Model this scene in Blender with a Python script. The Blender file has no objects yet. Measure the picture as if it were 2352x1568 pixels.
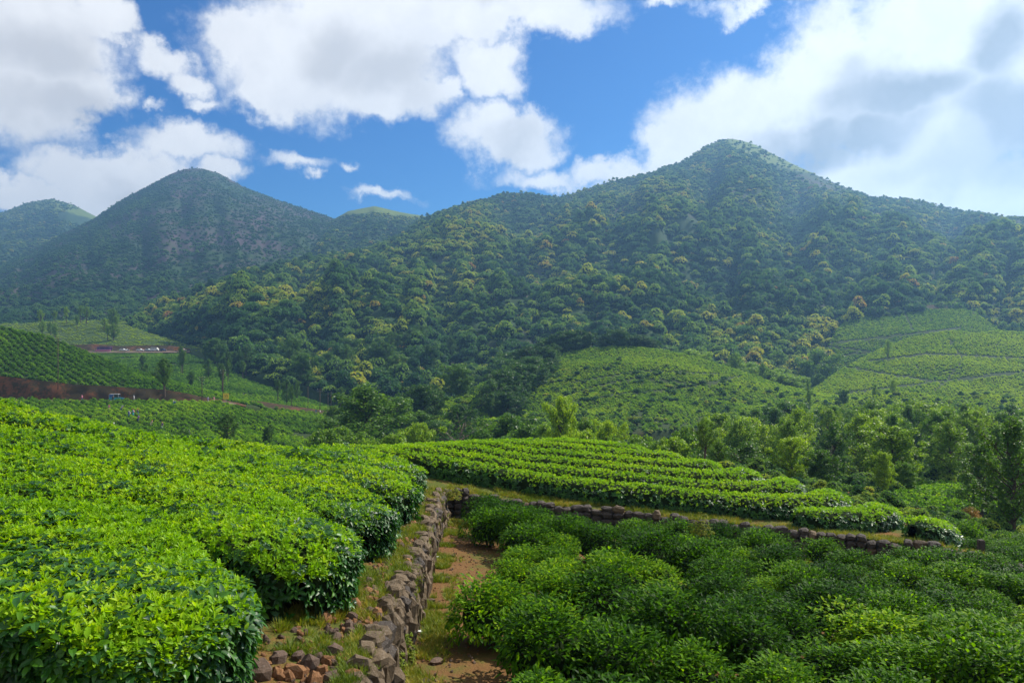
import bpy, bmesh, math, random
import numpy as np
from mathutils import Vector, Matrix
from mathutils.bvhtree import BVHTree
R = math.radians
random.seed(7); rng = np.random.default_rng(11)
scn = bpy.context.scene
col = scn.collection
FPX, CX, CY = 796.0, 512.0, 341.0      # focal length and centre in pixels of a 1024 x 682 frame

# ------------------------------------------------------------------ camera
cam_d = bpy.data.cameras.new('camera'); cam = bpy.data.objects.new('camera', cam_d); col.objects.link(cam)
cam.location = (0, 0, 0); cam.rotation_euler = (R(90), 0, 0)
cam_d.sensor_width = 36; cam_d.lens = 36 * FPX / 1024; cam_d.clip_start = 0.1; cam_d.clip_end = 20000
scn.camera = cam

# ------------------------------------------------------------------ sun, sky, exposure
SUN_AZ, SUN_EL = R(56), R(43)          # azimuth to the right of the view direction (+Y), elevation
sd = bpy.data.lights.new('sun', 'SUN'); sun = bpy.data.objects.new('sun', sd); col.objects.link(sun)
sd.energy = 5.0; sd.angle = R(0.5); sd.color = (1.0, 0.94, 0.82)
sdir = Vector((math.sin(SUN_AZ) * math.cos(SUN_EL), math.cos(SUN_AZ) * math.cos(SUN_EL), math.sin(SUN_EL)))
sun.rotation_euler = sdir.to_track_quat('Z', 'Y').to_euler()
sun.location = (0, 0, 60)
scn.view_settings.view_transform = 'Standard'; scn.view_settings.look = 'None'
scn.view_settings.exposure = 0.72; scn.view_settings.gamma = 1.0; scn.view_settings.use_curve_mapping = False
cy_ = scn.cycles
cy_.max_bounces = 6; cy_.diffuse_bounces = 3; cy_.glossy_bounces = 2; cy_.transmission_bounces = 4
cy_.volume_bounces = 0; cy_.transparent_max_bounces = 8; cy_.caustics_reflective = False; cy_.caustics_refractive = False
cy_.use_denoising = True; cy_.sample_clamp_indirect = 6.0
try:
    cy_.denoiser = 'OPENIMAGEDENOISE'; cy_.denoising_input_passes = 'RGB_ALBEDO_NORMAL'
except Exception: pass

SKY = 0.1
wd = bpy.data.worlds.new('World'); scn.world = wd; wd.use_nodes = True
wn, wl = wd.node_tree.nodes, wd.node_tree.links
wn.clear()
def W(t, **k):
    n = wn.new(t)
    for a, v in k.items(): setattr(n, a, v)
    return n
def wmath(op, a, b=None, c=None, clamp=False):
    n = W('ShaderNodeMath', operation=op, use_clamp=clamp)
    for i, v in enumerate((a, b, c)):
        if v is None: continue
        if isinstance(v, (int, float)): n.inputs[i].default_value = v
        else: wl.new(v, n.inputs[i])
    return n.outputs[0]
def wvec(op, a, b=None, s=None):
    n = W('ShaderNodeVectorMath', operation=op)
    for i, v in enumerate((a, b)):
        if v is None: continue
        if isinstance(v, tuple): n.inputs[i].default_value = v
        else: wl.new(v, n.inputs[i])
    if s is not None: n.inputs['Scale'].default_value = s
    return n.outputs['Value'] if op == 'LENGTH' else n.outputs[0]
def wnoise(vec, scale, detail, rough=0.55):
    n = W('ShaderNodeTexNoise'); wl.new(vec, n.inputs['Vector'])
    n.inputs['Scale'].default_value = scale; n.inputs['Detail'].default_value = detail; n.inputs['Roughness'].default_value = rough
    return n
def wstep(x, a, b):
    n = W('ShaderNodeMapRange', interpolation_type='SMOOTHSTEP')
    wl.new(x, n.inputs['Value']); n.inputs['From Min'].default_value = a; n.inputs['From Max'].default_value = b
    return n.outputs[0]
def wmix(f, a, b):
    n = W('ShaderNodeMix', data_type='RGBA')
    wl.new(f, n.inputs[0])
    for i, v in ((6, a), (7, b)):
        if isinstance(v, tuple): n.inputs[i].default_value = (*v, 1)
        else: wl.new(v, n.inputs[i])
    return n.outputs[2]
sky = W('ShaderNodeTexSky', sky_type='NISHITA', sun_disc=False)
sky.sun_elevation = SUN_EL; sky.sun_rotation = SUN_AZ; sky.altitude = 1500; sky.air_density = 1.0; sky.dust_density = 0.35; sky.ozone_density = 2.5
hs = W('ShaderNodeHueSaturation'); hs.inputs['Saturation'].default_value = 1.8; hs.inputs['Value'].default_value = 0.66; hs.inputs['Hue'].default_value = 0.515
wl.new(sky.outputs[0], hs.inputs['Color'])
tc = W('ShaderNodeTexCoord'); D = tc.outputs['Generated']
sep = W('ShaderNodeSeparateXYZ'); wl.new(D, sep.inputs[0])
az = wmath('ARCTAN2', sep.outputs[0], sep.outputs[1]); el = wmath('ARCSINE', sep.outputs[2])
# ragged edges: the look-up direction is warped with fractal noise
n1 = wnoise(D, 9.0, 10, 0.62); n2 = wnoise(D, 34.0, 7, 0.66)
com = W('ShaderNodeCombineXYZ'); wl.new(az, com.inputs[0]); wl.new(el, com.inputs[1])
w1 = wvec('SCALE', wvec('SUBTRACT', n1.outputs['Color'], (0.5, 0.5, 0.5)), s=0.135)
P = wvec('ADD', com.outputs[0], w1)
P = wvec('MULTIPLY', P, (1, 1, 0))
# clouds as (x, y, rx, ry) on a 2352 x 1568 print of the view, turned into azimuth and elevation
def azel(x, y):
    u, v = (x * .43537 - CX) / FPX, (CY - y * .43537) / FPX
    return math.atan(u), math.atan(v / math.sqrt(1 + u * u))
CLOUDS = [(40, 130, 235, 195), (180, 215, 110, 60), (-60, 60, 200, 200), (230, 40, 90, 60),
  (360, 130, 85, 42), (430, 190, 58, 36), (475, 240, 36, 18), (335, 248, 34, 13),
  (250, 385, 205, 72), (440, 335, 135, 48), (60, 445, 130, 60), (220, 455, 160, 55), (520, 400, 60, 36), (0, 385, 38, 28),
  (750, 115, 290, 150), (880, 240, 175, 65), (630, 200, 120, 60), (560, 70, 115, 85), (930, 50, 160, 80),
  (1150, 22, 270, 62), (1290, 55, 80, 48), (1110, 155, 100, 75), (1010, 230, 40, 40),
  (1170, 315, 138, 78), (1200, 270, 80, 48), (1250, 345, 70, 38),
  (1270, 412, 120, 24), (1390, 392, 60, 30), (890, 462, 82, 15), (660, 370, 60, 22), (785, 382, 25, 11), (700, 408, 20, 12),
  (1530, 2, 45, 12), (1730, 5, 110, 20),
  (1690, 300, 215, 135), (1900, 210, 170, 180), (2170, 200, 340, 240), (2050, 390, 300, 95), (2300, 430, 260, 90), (1550, 340, 100, 62), (2250, 30, 330, 130), (1460, 390, 70, 40)]
GREYS = [(2060, 250, 190, 80), (2290, 130, 110, 120), (1960, 345, 190, 50), (2290, 310, 160, 90), (1850, 330, 120, 60)]
SOFTS = [(890, 205, 150, 60), (740, 160, 100, 70), (90, 250, 190, 60), (60, 100, 140, 90), (300, 420, 160, 30), (1180, 350, 90, 25), (1720, 330, 120, 45), (2180, 420, 190, 40), (1100, 20, 120, 20)]
def field(lst, pos):
    f = None
    for (x, y, rx, ry) in lst:
        a, e = azel(x, y); k = .43537 / FPX
        q = wvec('MULTIPLY', wvec('SUBTRACT', pos, (a, e, 0)), (1 / (rx * k * math.cos(a) ** 2), 1 / (ry * k * math.cos(a)), 0))
        L = wvec('LENGTH', q); kk = min(1.0, .17 + ry / 85.0)
        if kk < 1: L = wmath('ADD', wmath('MULTIPLY', L, kk), 1 - kk)
        f = L if f is None else wmath('SMOOTH_MIN', f, L, 0.12)
    return f
fc = field(CLOUDS, P)
# beyond the frame the same kind of broken cumulus goes on
nb = wnoise(D, 2.6, 8, 0.6)
outm = wmath('MAXIMUM', wstep(wmath('ABSOLUTE', az), R(34), R(46)), wstep(el, R(25), R(34)))
fo = wmath('SUBTRACT', 1.9, wmath('MULTIPLY', nb.outputs['Fac'], 1.95))
fo = wmath('ADD', fo, wmath('MULTIPLY', wmath('SUBTRACT', 1.0, outm), 3.0))
fc = wmath('MINIMUM', fc, fo)
fd = wmath('ADD', fc, wmath('MULTIPLY', wmath('SUBTRACT', n2.outputs['Fac'], 0.5), 0.62))
dens = wmath('SUBTRACT', 1.0, wstep(fd, 0.68, 1.2))
w3 = wvec('SCALE', wvec('SUBTRACT', wnoise(D, 5.0, 5).outputs['Color'], (0.5, 0.5, 0.5)), s=0.22)
P2 = wvec('MULTIPLY', wvec('ADD', com.outputs[0], w3), (1, 1, 0))
grey = wmath('SUBTRACT', 1.0, wstep(field(GREYS, P2), 0.35, 1.35))
soft = wmath('SUBTRACT', 1.0, wstep(field(SOFTS, P2), 0.3, 1.4))
puff = wstep(wnoise(D, 16.0, 6, 0.6).outputs['Fac'], 0.35, 0.7)
cc = wmix(wmath('MULTIPLY', soft, 0.85, clamp=True), (0.76, 0.75, 0.74), (0.47, 0.46, 0.46))
cc = wmix(wmath('MULTIPLY', grey, 0.95, clamp=True), cc, (0.25, 0.25, 0.26))
cc = wmix(wmath('MULTIPLY', wmath('SUBTRACT', 1.0, puff), 0.3), cc, (0.46, 0.46, 0.48))
ccs = wvec('SCALE', cc, s=0.9 / SKY)
final = wmix(wmath('MULTIPLY', dens, 0.985), hs.outputs[0], ccs)
bg = W('ShaderNodeBackground'); bg.inputs['Strength'].default_value = SKY
wl.new(final, bg.inputs['Color'])
wo = W('ShaderNodeOutputWorld'); wl.new(bg.outputs[0], wo.inputs['Surface'])
wd.cycles.sampling_method = 'MANUAL'; wd.cycles.sample_map_resolution = 512

# ------------------------------------------------------------------ numeric helpers
def _hash(ix, iy, s):
    h = (ix.astype(np.int64) * 374761393 + iy.astype(np.int64) * 668265263 + s * 1442695041) & 0xffffffff
    h = ((h ^ (h >> 13)) * 1274126177) & 0xffffffff
    return ((h ^ (h >> 16)) & 0xffff) / 65535.0
def vnoise(x, y, s=0):
    x = np.asarray(x, float); y = np.asarray(y, float)
    ix, iy = np.floor(x), np.floor(y); fx, fy = x - ix, y - iy
    fx = fx * fx * (3 - 2 * fx); fy = fy * fy * (3 - 2 * fy)
    a, b = _hash(ix, iy, s), _hash(ix + 1, iy, s); c, d = _hash(ix, iy + 1, s), _hash(ix + 1, iy + 1, s)
    return (a + (b - a) * fx) * (1 - fy) + (c + (d - c) * fx) * fy
def fbm(x, y, s=0, o=4):
    x = np.asarray(x, float); y = np.asarray(y, float)
    t, amp, tot = 0, 1.0, 0
    for i in range(o):
        t = t + amp * vnoise(x * 2 ** i + 13.7 * i, y * 2 ** i - 7.3 * i, s + i); tot += amp; amp *= .5
    return t / tot - .5
def pos_at(px, py, d): return Vector(((px - CX) / FPX * d, d, (CY - py) / FPX * d))
def projpx(p): return CX + p[0] / p[1] * FPX, CY - p[2] / p[1] * FPX

# ------------------------------------------------------------------ object helpers
def mesh_obj(name, verts, faces, mat=None, parent=None, smooth=False, kind=None, label=None, cat=None, group=None):
    me = bpy.data.meshes.new(name)
    me.from_pydata([tuple(map(float, v)) for v in verts], [], [tuple(int(i) for i in f) for f in faces])
    if mat: me.materials.append(mat)
    if smooth: me.polygons.foreach_set('use_smooth', [True] * len(me.polygons))
    me.update()
    return link(name, me, parent, kind, label, cat, group)
def link(name, data, parent=None, kind=None, label=None, cat=None, group=None):
    o = bpy.data.objects.new(name, data); col.objects.link(o)
    if parent is not None: o.parent = parent
    tag(o, label, cat, group, kind)
    return o
def tag(o, label=None, cat=None, group=None, kind=None):
    if label: o['label'] = label
    if cat: o['category'] = cat
    if group: o['group'] = group
    if kind: o['kind'] = kind
def empty(name, loc, rz=0, sc=1, **k):
    o = link(name, None, **k); o.location = loc; o.rotation_euler = (0, 0, rz)
    o.scale = (sc, sc, sc) if not isinstance(sc, tuple) else sc
    o.empty_display_size = .2
    return o
class MB:
    def __init__(s): s.v = []; s.f = []
    def add(s, v, f):
        b = len(s.v); s.v += [tuple(p) for p in v]; s.f += [tuple(i + b for i in q) for q in f]
    def box(s, c, h, bev=0.0, M=None):
        bm = bmesh.new(); bmesh.ops.create_cube(bm, size=2)
        for v in bm.verts: v.co = Vector((v.co.x * h[0], v.co.y * h[1], v.co.z * h[2]))
        if bev: bmesh.ops.bevel(bm, geom=bm.edges[:], offset=bev, segments=2, affect='EDGES')
        s._bm(bm, Matrix.Translation(Vector(c)) @ (M or Matrix()))
    def _bm(s, bm, M):
        bm.verts.ensure_lookup_table()
        for i, v in enumerate(bm.verts): v.index = i
        s.add([M @ v.co for v in bm.verts], [[v.index for v in f.verts] for f in bm.faces]); bm.free()
    def tube(s, pts, rad, n=6, cap=True):
        pts = [Vector(p) for p in pts]; b = len(s.v)
        for i, p in enumerate(pts):
            t = (pts[min(i + 1, len(pts) - 1)] - pts[max(i - 1, 0)]).normalized()
            a = t.orthogonal().normalized() if abs(t.z) < .9 else Vector((1, 0, 0)).cross(t).normalized()
            c = t.cross(a); r = rad[i] if hasattr(rad, '__len__') else rad
            for k in range(n):
                q = 2 * math.pi * k / n; s.v.append(tuple(p + (a * math.cos(q) + c * math.sin(q)) * r))
        for i in range(len(pts) - 1):
            for k in range(n):
                a0 = b + i * n + k; a1 = b + i * n + (k + 1) % n
                s.f.append((a0, a1, a1 + n, a0 + n))
        if cap:
            s.f.append(tuple(b + k for k in range(n))[::-1]); s.f.append(tuple(b + (len(pts) - 1) * n + k for k in range(n)))
    def mesh(s, name, mat, smooth=False):
        me = bpy.data.meshes.new(name); me.from_pydata(s.v, [], s.f); me.materials.append(mat)
        if smooth: me.polygons.foreach_set('use_smooth', [True] * len(me.polygons))
        me.update(); return me
    def build(s, name, mat, parent=None, smooth=False, **k): return link(name, s.mesh(name, mat, smooth), parent, **k)

# ------------------------------------------------------------------ materials
class NT:
    def __init__(s, name):
        s.m = bpy.data.materials.new(name); s.m.use_nodes = True; s.t = s.m.node_tree; s.n = s.t.nodes; s.n.clear()
        s.out = s.n.new('ShaderNodeOutputMaterial')
    def new(s, t, **k):
        n = s.n.new(t)
        for a, v in k.items(): setattr(n, a, v)
        return n
    def L(s, a, b): s.t.links.new(a, b)
    def noise(s, scale, detail=4, rough=.55, vec=None):
        n = s.new('ShaderNodeTexNoise'); n.inputs['Scale'].default_value = scale; n.inputs['Detail'].default_value = detail; n.inputs['Roughness'].default_value = rough
        if vec is not None: s.L(vec, n.inputs['Vector'])
        return n.outputs['Fac']
    def ramp(s, fac, stops):
        n = s.new('ShaderNodeValToRGB'); s.L(fac, n.inputs[0]); e = n.color_ramp.elements
        while len(e) < len(stops): e.new(.5)
        for i, (p, c) in enumerate(stops): e[i].position = p; e[i].color = (*c, 1)
        return n.outputs[0]
    def mix(s, f, a, b, mode='MIX'):
        n = s.new('ShaderNodeMix', data_type='RGBA', blend_type=mode)
        if isinstance(f, (int, float)): n.inputs[0].default_value = f
        else: s.L(f, n.inputs[0])
        for i, v in ((6, a), (7, b)):
            if isinstance(v, tuple): n.inputs[i].default_value = (*v, 1)
            else: s.L(v, n.inputs[i])
        return n.outputs[2]
    def math(s, op, a, b=0.0, clamp=False):
        n = s.new('ShaderNodeMath', operation=op, use_clamp=clamp)
        for i, v in enumerate((a, b)):
            if isinstance(v, (int, float)): n.inputs[i].default_value = v
            else: s.L(v, n.inputs[i])
        return n.outputs[0]
    def step(s, x, a, b):
        n = s.new('ShaderNodeMapRange', interpolation_type='SMOOTHSTEP'); s.L(x, n.inputs[0]); n.inputs[1].default_value = a; n.inputs[2].default_value = b
        return n.outputs[0]
    def obj(s): return s.new('ShaderNodeTexCoord').outputs['Object']
    def principled(s, colr, rough=.8, spec=.3, bump=None, bstr=.3, bdist=.05):
        p = s.new('ShaderNodeBsdfPrincipled')
        if isinstance(colr, tuple): p.inputs['Base Color'].default_value = (*colr, 1)
        else: s.L(colr, p.inputs['Base Color'])
        p.inputs['Roughness'].default_value = rough; p.inputs['Specular IOR Level'].default_value = spec
        if bump is not None:
            b = s.new('ShaderNodeBump'); b.inputs['Strength'].default_value = bstr; b.inputs['Distance'].default_value = bdist
            s.L(bump, b.inputs['Height']); s.L(b.outputs[0], p.inputs['Normal'])
        return p
    def done(s, p): s.L(p.outputs[0], s.out.inputs['Surface']); return s.m
def plain(name, c, rough=.7, spec=.3, var=.25, scale=3.0):
    t = NT(name); n = t.noise(scale, 4, vec=t.obj())
    c2 = t.mix(n, tuple(x * (1 - var) for x in c), tuple(min(1, x * (1 + var)) for x in c))
    return t.done(t.principled(c2, rough, spec, n, .25, .02))
def leafmat(name, stops, transl=.35, rough=.45, spec=.35, island=.35, tcol=(1.25, 1.2, .5)):
    """foliage: colour along a ramp by the instance's own tint and a little per leaf, part of the light passes through"""
    t = NT(name)
    a = t.new('ShaderNodeAttribute', attribute_type='INSTANCER', attribute_name='tint')
    g = t.new('ShaderNodeNewGeometry')
    f = t.math('ADD', a.outputs['Fac'], t.math('MULTIPLY', t.math('SUBTRACT', g.outputs['Random Per Island'], .5), island), clamp=True)
    c = t.ramp(f, stops)
    p = t.principled(c, rough, spec)
    tr = t.new('ShaderNodeBsdfTranslucent'); t.L(t.mix(1.0, c, tcol, 'MULTIPLY'), tr.inputs['Color'])
    m = t.new('ShaderNodeMixShader'); m.inputs[0].default_value = transl
    t.L(p.outputs[0], m.inputs[1]); t.L(tr.outputs[0], m.inputs[2]); t.L(m.outputs[0], t.out.inputs['Surface'])
    return t.m
M = {}
M['tea_young'] = leafmat('tea_young_leaf', [(0, (.04, .13, .006)), (.3, (.14, .31, .008)), (.65, (.23, .42, .006)), (1, (.40, .53, .010))], .45, .5, .2, .3, (1.3, 1.3, .35))
M['tea_old'] = leafmat('tea_mature_leaf', [(0, (.008, .035, .008)), (.5, (.02, .085, .010)), (1, (.06, .17, .010))], .22, .42, .3, .6, (1.3, 1.5, .5))
M['tea_low'] = leafmat('tea_low_leaf', [(0, (.014, .048, .003)), (.4, (.050, .145, .004)), (.75, (.14, .29, .005)), (1, (.28, .42, .007))], .5, .45, .06, .75, (1.3, 1.3, .4))
M['tea_far'] = leafmat('tea_far_leaf', [(0, (.03, .10, .010)), (.5, (.16, .34, .012)), (1, (.42, .56, .015))], .5, .6, .15, .5)
M['forest'] = leafmat('forest_leaf', [(0, (.022, .075, .028)), (.35, (.060, .155, .036)), (.65, (.17, .29, .040)), (.86, (.38, .44, .05)), (.95, (.40, .32, .06)), (1, (.30, .13, .06))], .42, .6, .2, .16)
M['tree'] = leafmat('tree_leaf', [(0, (.025, .070, .014)), (.4, (.075, .17, .018)), (.75, (.18, .31, .018)), (1, (.32, .46, .018))], .5, .5, .3, .35)
M['orange_leaf'] = leafmat('orange_leaf', [(0, (.20, .22, .03)), (.5, (.42, .22, .06)), (1, (.55, .22, .10))], .4, .5, .3, .6)
M['grass'] = leafmat('grass_blade', [(0, (.05, .10, .010)), (.5, (.16, .22, .012)), (1, (.36, .29, .05))], .35, .6, .2, .7)
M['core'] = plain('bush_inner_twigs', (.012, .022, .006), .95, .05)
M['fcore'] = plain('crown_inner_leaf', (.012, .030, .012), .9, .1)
M['bark'] = plain('bark', (.075, .055, .040), .9, .15, .4, 6)
M['pale_bark'] = plain('pale_bark', (.16, .13, .10), .9, .15, .4, 6)
def earth_mat(name, big=0.5, dirt=((.19, .085, .030), (.30, .14, .050)), green=((.05, .085, .014), (.12, .14, .018)), thr=(.42, .62)):
    t = NT(name); o = t.obj()
    n1, n2, n3 = t.noise(big, 6, .6, o), t.noise(big * 9, 6, .65, o), t.noise(big * 60, 4, .6, o)
    d = t.mix(n2, *dirt); g = t.mix(n3, *green)
    f = t.step(t.math('ADD', t.math('MULTIPLY', n1, .6), t.math('MULTIPLY', n2, .4)), *thr)
    c = t.mix(f, d, g); c = t.mix(t.math('MULTIPLY', n3, .5), c, (.05, .035, .02))
    h = t.math('ADD', n2, t.math('MULTIPLY', n3, .5))
    return t.done(t.principled(c, .95, .1, h, .8, .06))
M['earth'] = earth_mat('path_earth', .5, ((.12, .062, .023), (.25, .128, .047)), thr=(.48, .64))
M['terrace_earth'] = earth_mat('terrace_earth', .7, thr=(.38, .55))
M['hill_earth'] = earth_mat('tea_hill_earth', .05, ((.09, .05, .025), (.13, .075, .035)), ((.016, .04, .010), (.03, .065, .012)), (.25, .45))
M['valley'] = earth_mat('valley_ground', .04, ((.07, .06, .025), (.09, .08, .03)), ((.025, .06, .012), (.05, .10, .015)), (.25, .42))
M['red_bank'] = earth_mat('red_bank_earth', .16, ((.085, .036, .018), (.24, .088, .034)), ((.026, .024, .012), (.055, .04, .018)), (.40, .52))
M['road'] = plain('road_gravel', (.14, .10, .075), .95, .1, .3, 1.0)
def mountain_mat(name, rock=0.0, grass_z=1e6):
    t = NT(name); o = t.obj()
    n1, n2 = t.noise(.009, 10, .68, o), t.noise(.05, 6, .65, o)
    g = t.mix(n2, (.014, .034, .013), (.034, .062, .018))
    mp = t.new('ShaderNodeMapping'); t.L(o, mp.inputs[0]); mp.inputs['Scale'].default_value = (1, 1, .25)
    r = t.mix(t.noise(.03, 7, .7, mp.outputs[0]), (.035, .028, .036), (.085, .058, .062))  # green and rock kept dark to imitate cloud shadow on the left mountain
    f = t.step(n1, .54 - rock * .2, .72 - rock * .2) if rock else None
    c = t.mix(f, g, r) if rock else g
    sp = t.new('ShaderNodeSeparateXYZ'); t.L(o, sp.inputs[0])
    zf = t.step(t.math('ADD', sp.outputs[2], t.math('MULTIPLY', t.math('SUBTRACT', n2, .5), 40.0)), grass_z, grass_z + 14)
    c = t.mix(zf, c, t.mix(n2, (.055, .10, .02), (.13, .16, .03)))
    return t.done(t.principled(c, .95, .1, n2, .6, 3.0))
M['stone'] = None
def stone_mat(name, a, b, lich):
    t = NT(name); o = t.obj(); oi = t.new('ShaderNodeObjectInfo')
    n1, n2 = t.noise(9, 7, .65, o), t.noise(45, 4, .6, o)
    c = t.mix(t.math('ADD', t.math('MULTIPLY', n1, .6), t.math('MULTIPLY', oi.outputs['Random'], .4)), a, b)
    c = t.mix(t.math('MULTIPLY', t.step(n1, .55, .72), .6), c, lich); c = t.mix(t.math('MULTIPLY', n2, .4), c, (.05, .04, .035))
    return t.done(t.principled(c, .85, .3, t.math('ADD', n1, t.math('MULTIPLY', n2, .4)), .8, .03))
M['stone'] = stone_mat('wall_stone', (.065, .043, .022), (.22, .155, .088), (.40, .33, .26))
M['dark_stone'] = stone_mat('dark_wall_stone', (.035, .028, .022), (.09, .07, .055), (.30, .28, .27))
M['rock'] = stone_mat('orange_rock', (.20, .085, .028), (.40, .19, .07), (.40, .25, .14))
M['brown_rock'] = stone_mat('brown_rock', (.09, .055, .035), (.20, .13, .09), (.28, .22, .18))
def paint(name, c, rough=.4, spec=.5, metal=0.0):
    t = NT(name); n = t.noise(2.0, 5, .6, t.obj())
    p = t.principled(t.mix(n, tuple(x * .8 for x in c), c), rough, spec); p.inputs['Metallic'].default_value = metal
    return t.done(p)
for nm, c in dict(white=(.75, .75, .73), blue=(.03, .10, .28), teal=(.03, .33, .36), pink=(.6, .18, .28), red=(.45, .04, .05), navy=(.03, .04, .12),
                  cream=(.7, .55, .42), purple=(.22, .07, .30), orange=(.65, .25, .06), black=(.015, .015, .017), silver=(.45, .5, .52), skin=(.22, .11, .07), yellow=(.75, .55, .03), grey=(.30, .30, .30), lilac=(.35, .3, .5)).items():
    M[nm] = paint(nm + '_paint', c)
M['glass'] = paint('dark_glass', (.03, .04, .05), .1, .8)
M['rubber'] = paint('rubber', (.02, .02, .02), .9, .2)

# ------------------------------------------------------------------ scatter with geometry nodes (leaves, far crowns: nobody can count them)
_groups = {}
def scatter_group(protos):
    key = tuple(p.name for p in protos)
    if key in _groups: return _groups[key]
    g = bpy.data.node_groups.new('leaf_scatter', 'GeometryNodeTree')
    g.interface.new_socket('Geometry', in_out='INPUT', socket_type='NodeSocketGeometry')
    g.interface.new_socket('Geometry', in_out='OUTPUT', socket_type='NodeSocketGeometry')
    N, L = g.nodes, g.links
    gi, go, jn = N.new('NodeGroupInput'), N.new('NodeGroupOutput'), N.new('GeometryNodeJoinGeometry')
    def attr(nm, dt):
        n = N.new('GeometryNodeInputNamedAttribute'); n.data_type = dt; n.inputs['Name'].default_value = nm; return n.outputs[0]
    ai, ar, asc = attr('pk', 'INT'), attr('rot', 'FLOAT_VECTOR'), attr('sca', 'FLOAT_VECTOR')
    for k, p in enumerate(protos):
        c = N.new('FunctionNodeCompare'); c.data_type = 'INT'; c.operation = 'EQUAL'
        L.new(ai, c.inputs[2]); c.inputs[3].default_value = k
        oi = N.new('GeometryNodeObjectInfo'); oi.inputs['Object'].default_value = p; oi.inputs['As Instance'].default_value = True
        ip = N.new('GeometryNodeInstanceOnPoints'); L.new(gi.outputs[0], ip.inputs['Points']); L.new(c.outputs[0], ip.inputs['Selection'])
        L.new(oi.outputs['Geometry'], ip.inputs['Instance']); L.new(ar, ip.inputs['Rotation']); L.new(asc, ip.inputs['Scale'])
        L.new(ip.outputs[0], jn.inputs[0])
    L.new(jn.outputs[0], go.inputs[0])
    _groups[key] = g; return g
def scatter(name, pts, rot, sca, tint, pk, protos, parent=None, **k):
    n = len(pts); me = bpy.data.meshes.new(name); me.vertices.add(n)
    me.vertices.foreach_set('co', np.asarray(pts, np.float32).ravel())
    sca = np.asarray(sca, np.float32)
    if sca.ndim == 1: sca = np.repeat(sca[:, None], 3, 1)
    for nm, ty, ar, f in (('rot', 'FLOAT_VECTOR', rot, 'vector'), ('sca', 'FLOAT_VECTOR', sca, 'vector'), ('tint', 'FLOAT', tint, 'value'), ('pk', 'INT', pk, 'value')):
        a = me.attributes.new(nm, ty, 'POINT')
        a.data.foreach_set(f, np.asarray(ar, np.int32 if ty == 'INT' else np.float32).ravel())
    me.materials.append(protos[0].data.materials[0]); me.update()
    o = link(name, me, parent, kind='stuff', **k)
    md = o.modifiers.new('scatter', 'NODES'); md.node_group = scatter_group(protos)
    return o
def proto(name, me): return bpy.data.objects.new(name, me)
def align_euler(nrm, spin):
    """euler angles that turn +Z onto the normals, after a random spin about Z"""
    nrm = nrm / np.linalg.norm(nrm, axis=1, keepdims=True)
    th = np.arccos(np.clip(nrm[:, 2], -1, 1)); ph = np.arctan2(nrm[:, 1], nrm[:, 0])
    # R = Rz(ph) Ry(th) Rz(spin) -> XYZ euler
    c, s = np.cos, np.sin
    r00 = c(ph) * c(th) * c(spin) - s(ph) * s(spin); r10 = s(ph) * c(th) * c(spin) + c(ph) * s(spin); r20 = -s(th) * c(spin)
    r21 = s(th) * s(spin); r22 = c(th)
    return np.stack([np.arctan2(r21, r22), -np.arcsin(np.clip(r20, -1, 1)), np.arctan2(r10, r00)], 1)

# leaf shapes --------------------------------------------------------------
def leaf_geo(L, wid, az_, elv, droop, base=(0, 0, 0), fold=.25):
    d = Vector((math.cos(az_), math.sin(az_), 0)); sd_ = Vector((-math.sin(az_), math.cos(az_), 0)); b = Vector(base)
    out = []; p = b.copy(); e = elv
    st = [(0, .04), (.34, 1.0), (.7, .78), (1, 0)]; prev = 0
    for t, w in st:
        p = p + (d * math.cos(e) + Vector((0, 0, 1)) * math.sin(e)) * L * (t - prev); prev = t; e -= droop * .34
        up = Vector((0, 0, 1)) * math.cos(e) - d * math.sin(e)
        hw = wid * .5 * w
        if w > 0: out.append((p + sd_ * hw + up * hw * fold, p.copy(), p - sd_ * hw + up * hw * fold))
        else: out.append((p.copy(),))
    v = [*out[0], *out[1], *out[2], *out[3]]
    f = [(0, 3, 4, 1), (1, 4, 5, 2), (3, 6, 7, 4), (4, 7, 8, 5), (6, 9, 7), (7, 9, 8)]
    return v, f
def shoot(name, n, L, el0, el1, droop, mat, wid=.36):
    mb = MB()
    for i in range(n):
        l = L * random.uniform(.65, 1.1)
        mb.add(*leaf_geo(l, l * wid * random.uniform(.85, 1.15), i * 2.4 + random.uniform(-.4, .4), R(random.uniform(el0, el1)), random.uniform(.3, 1) * droop, (0, 0, -.25 * L * random.random())))
    return proto(name, mb.mesh(name, mat))
YOUNG = [shoot('young_shoot', 6, .075, 25, 78, .7, M['tea_young']) for _ in range(4)]
OLD = [shoot('mature_shoot', 5, .095, -5, 45, 1.1, M['tea_old'], .42) for _ in range(4)]
SHOOTS = YOUNG + OLD

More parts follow.
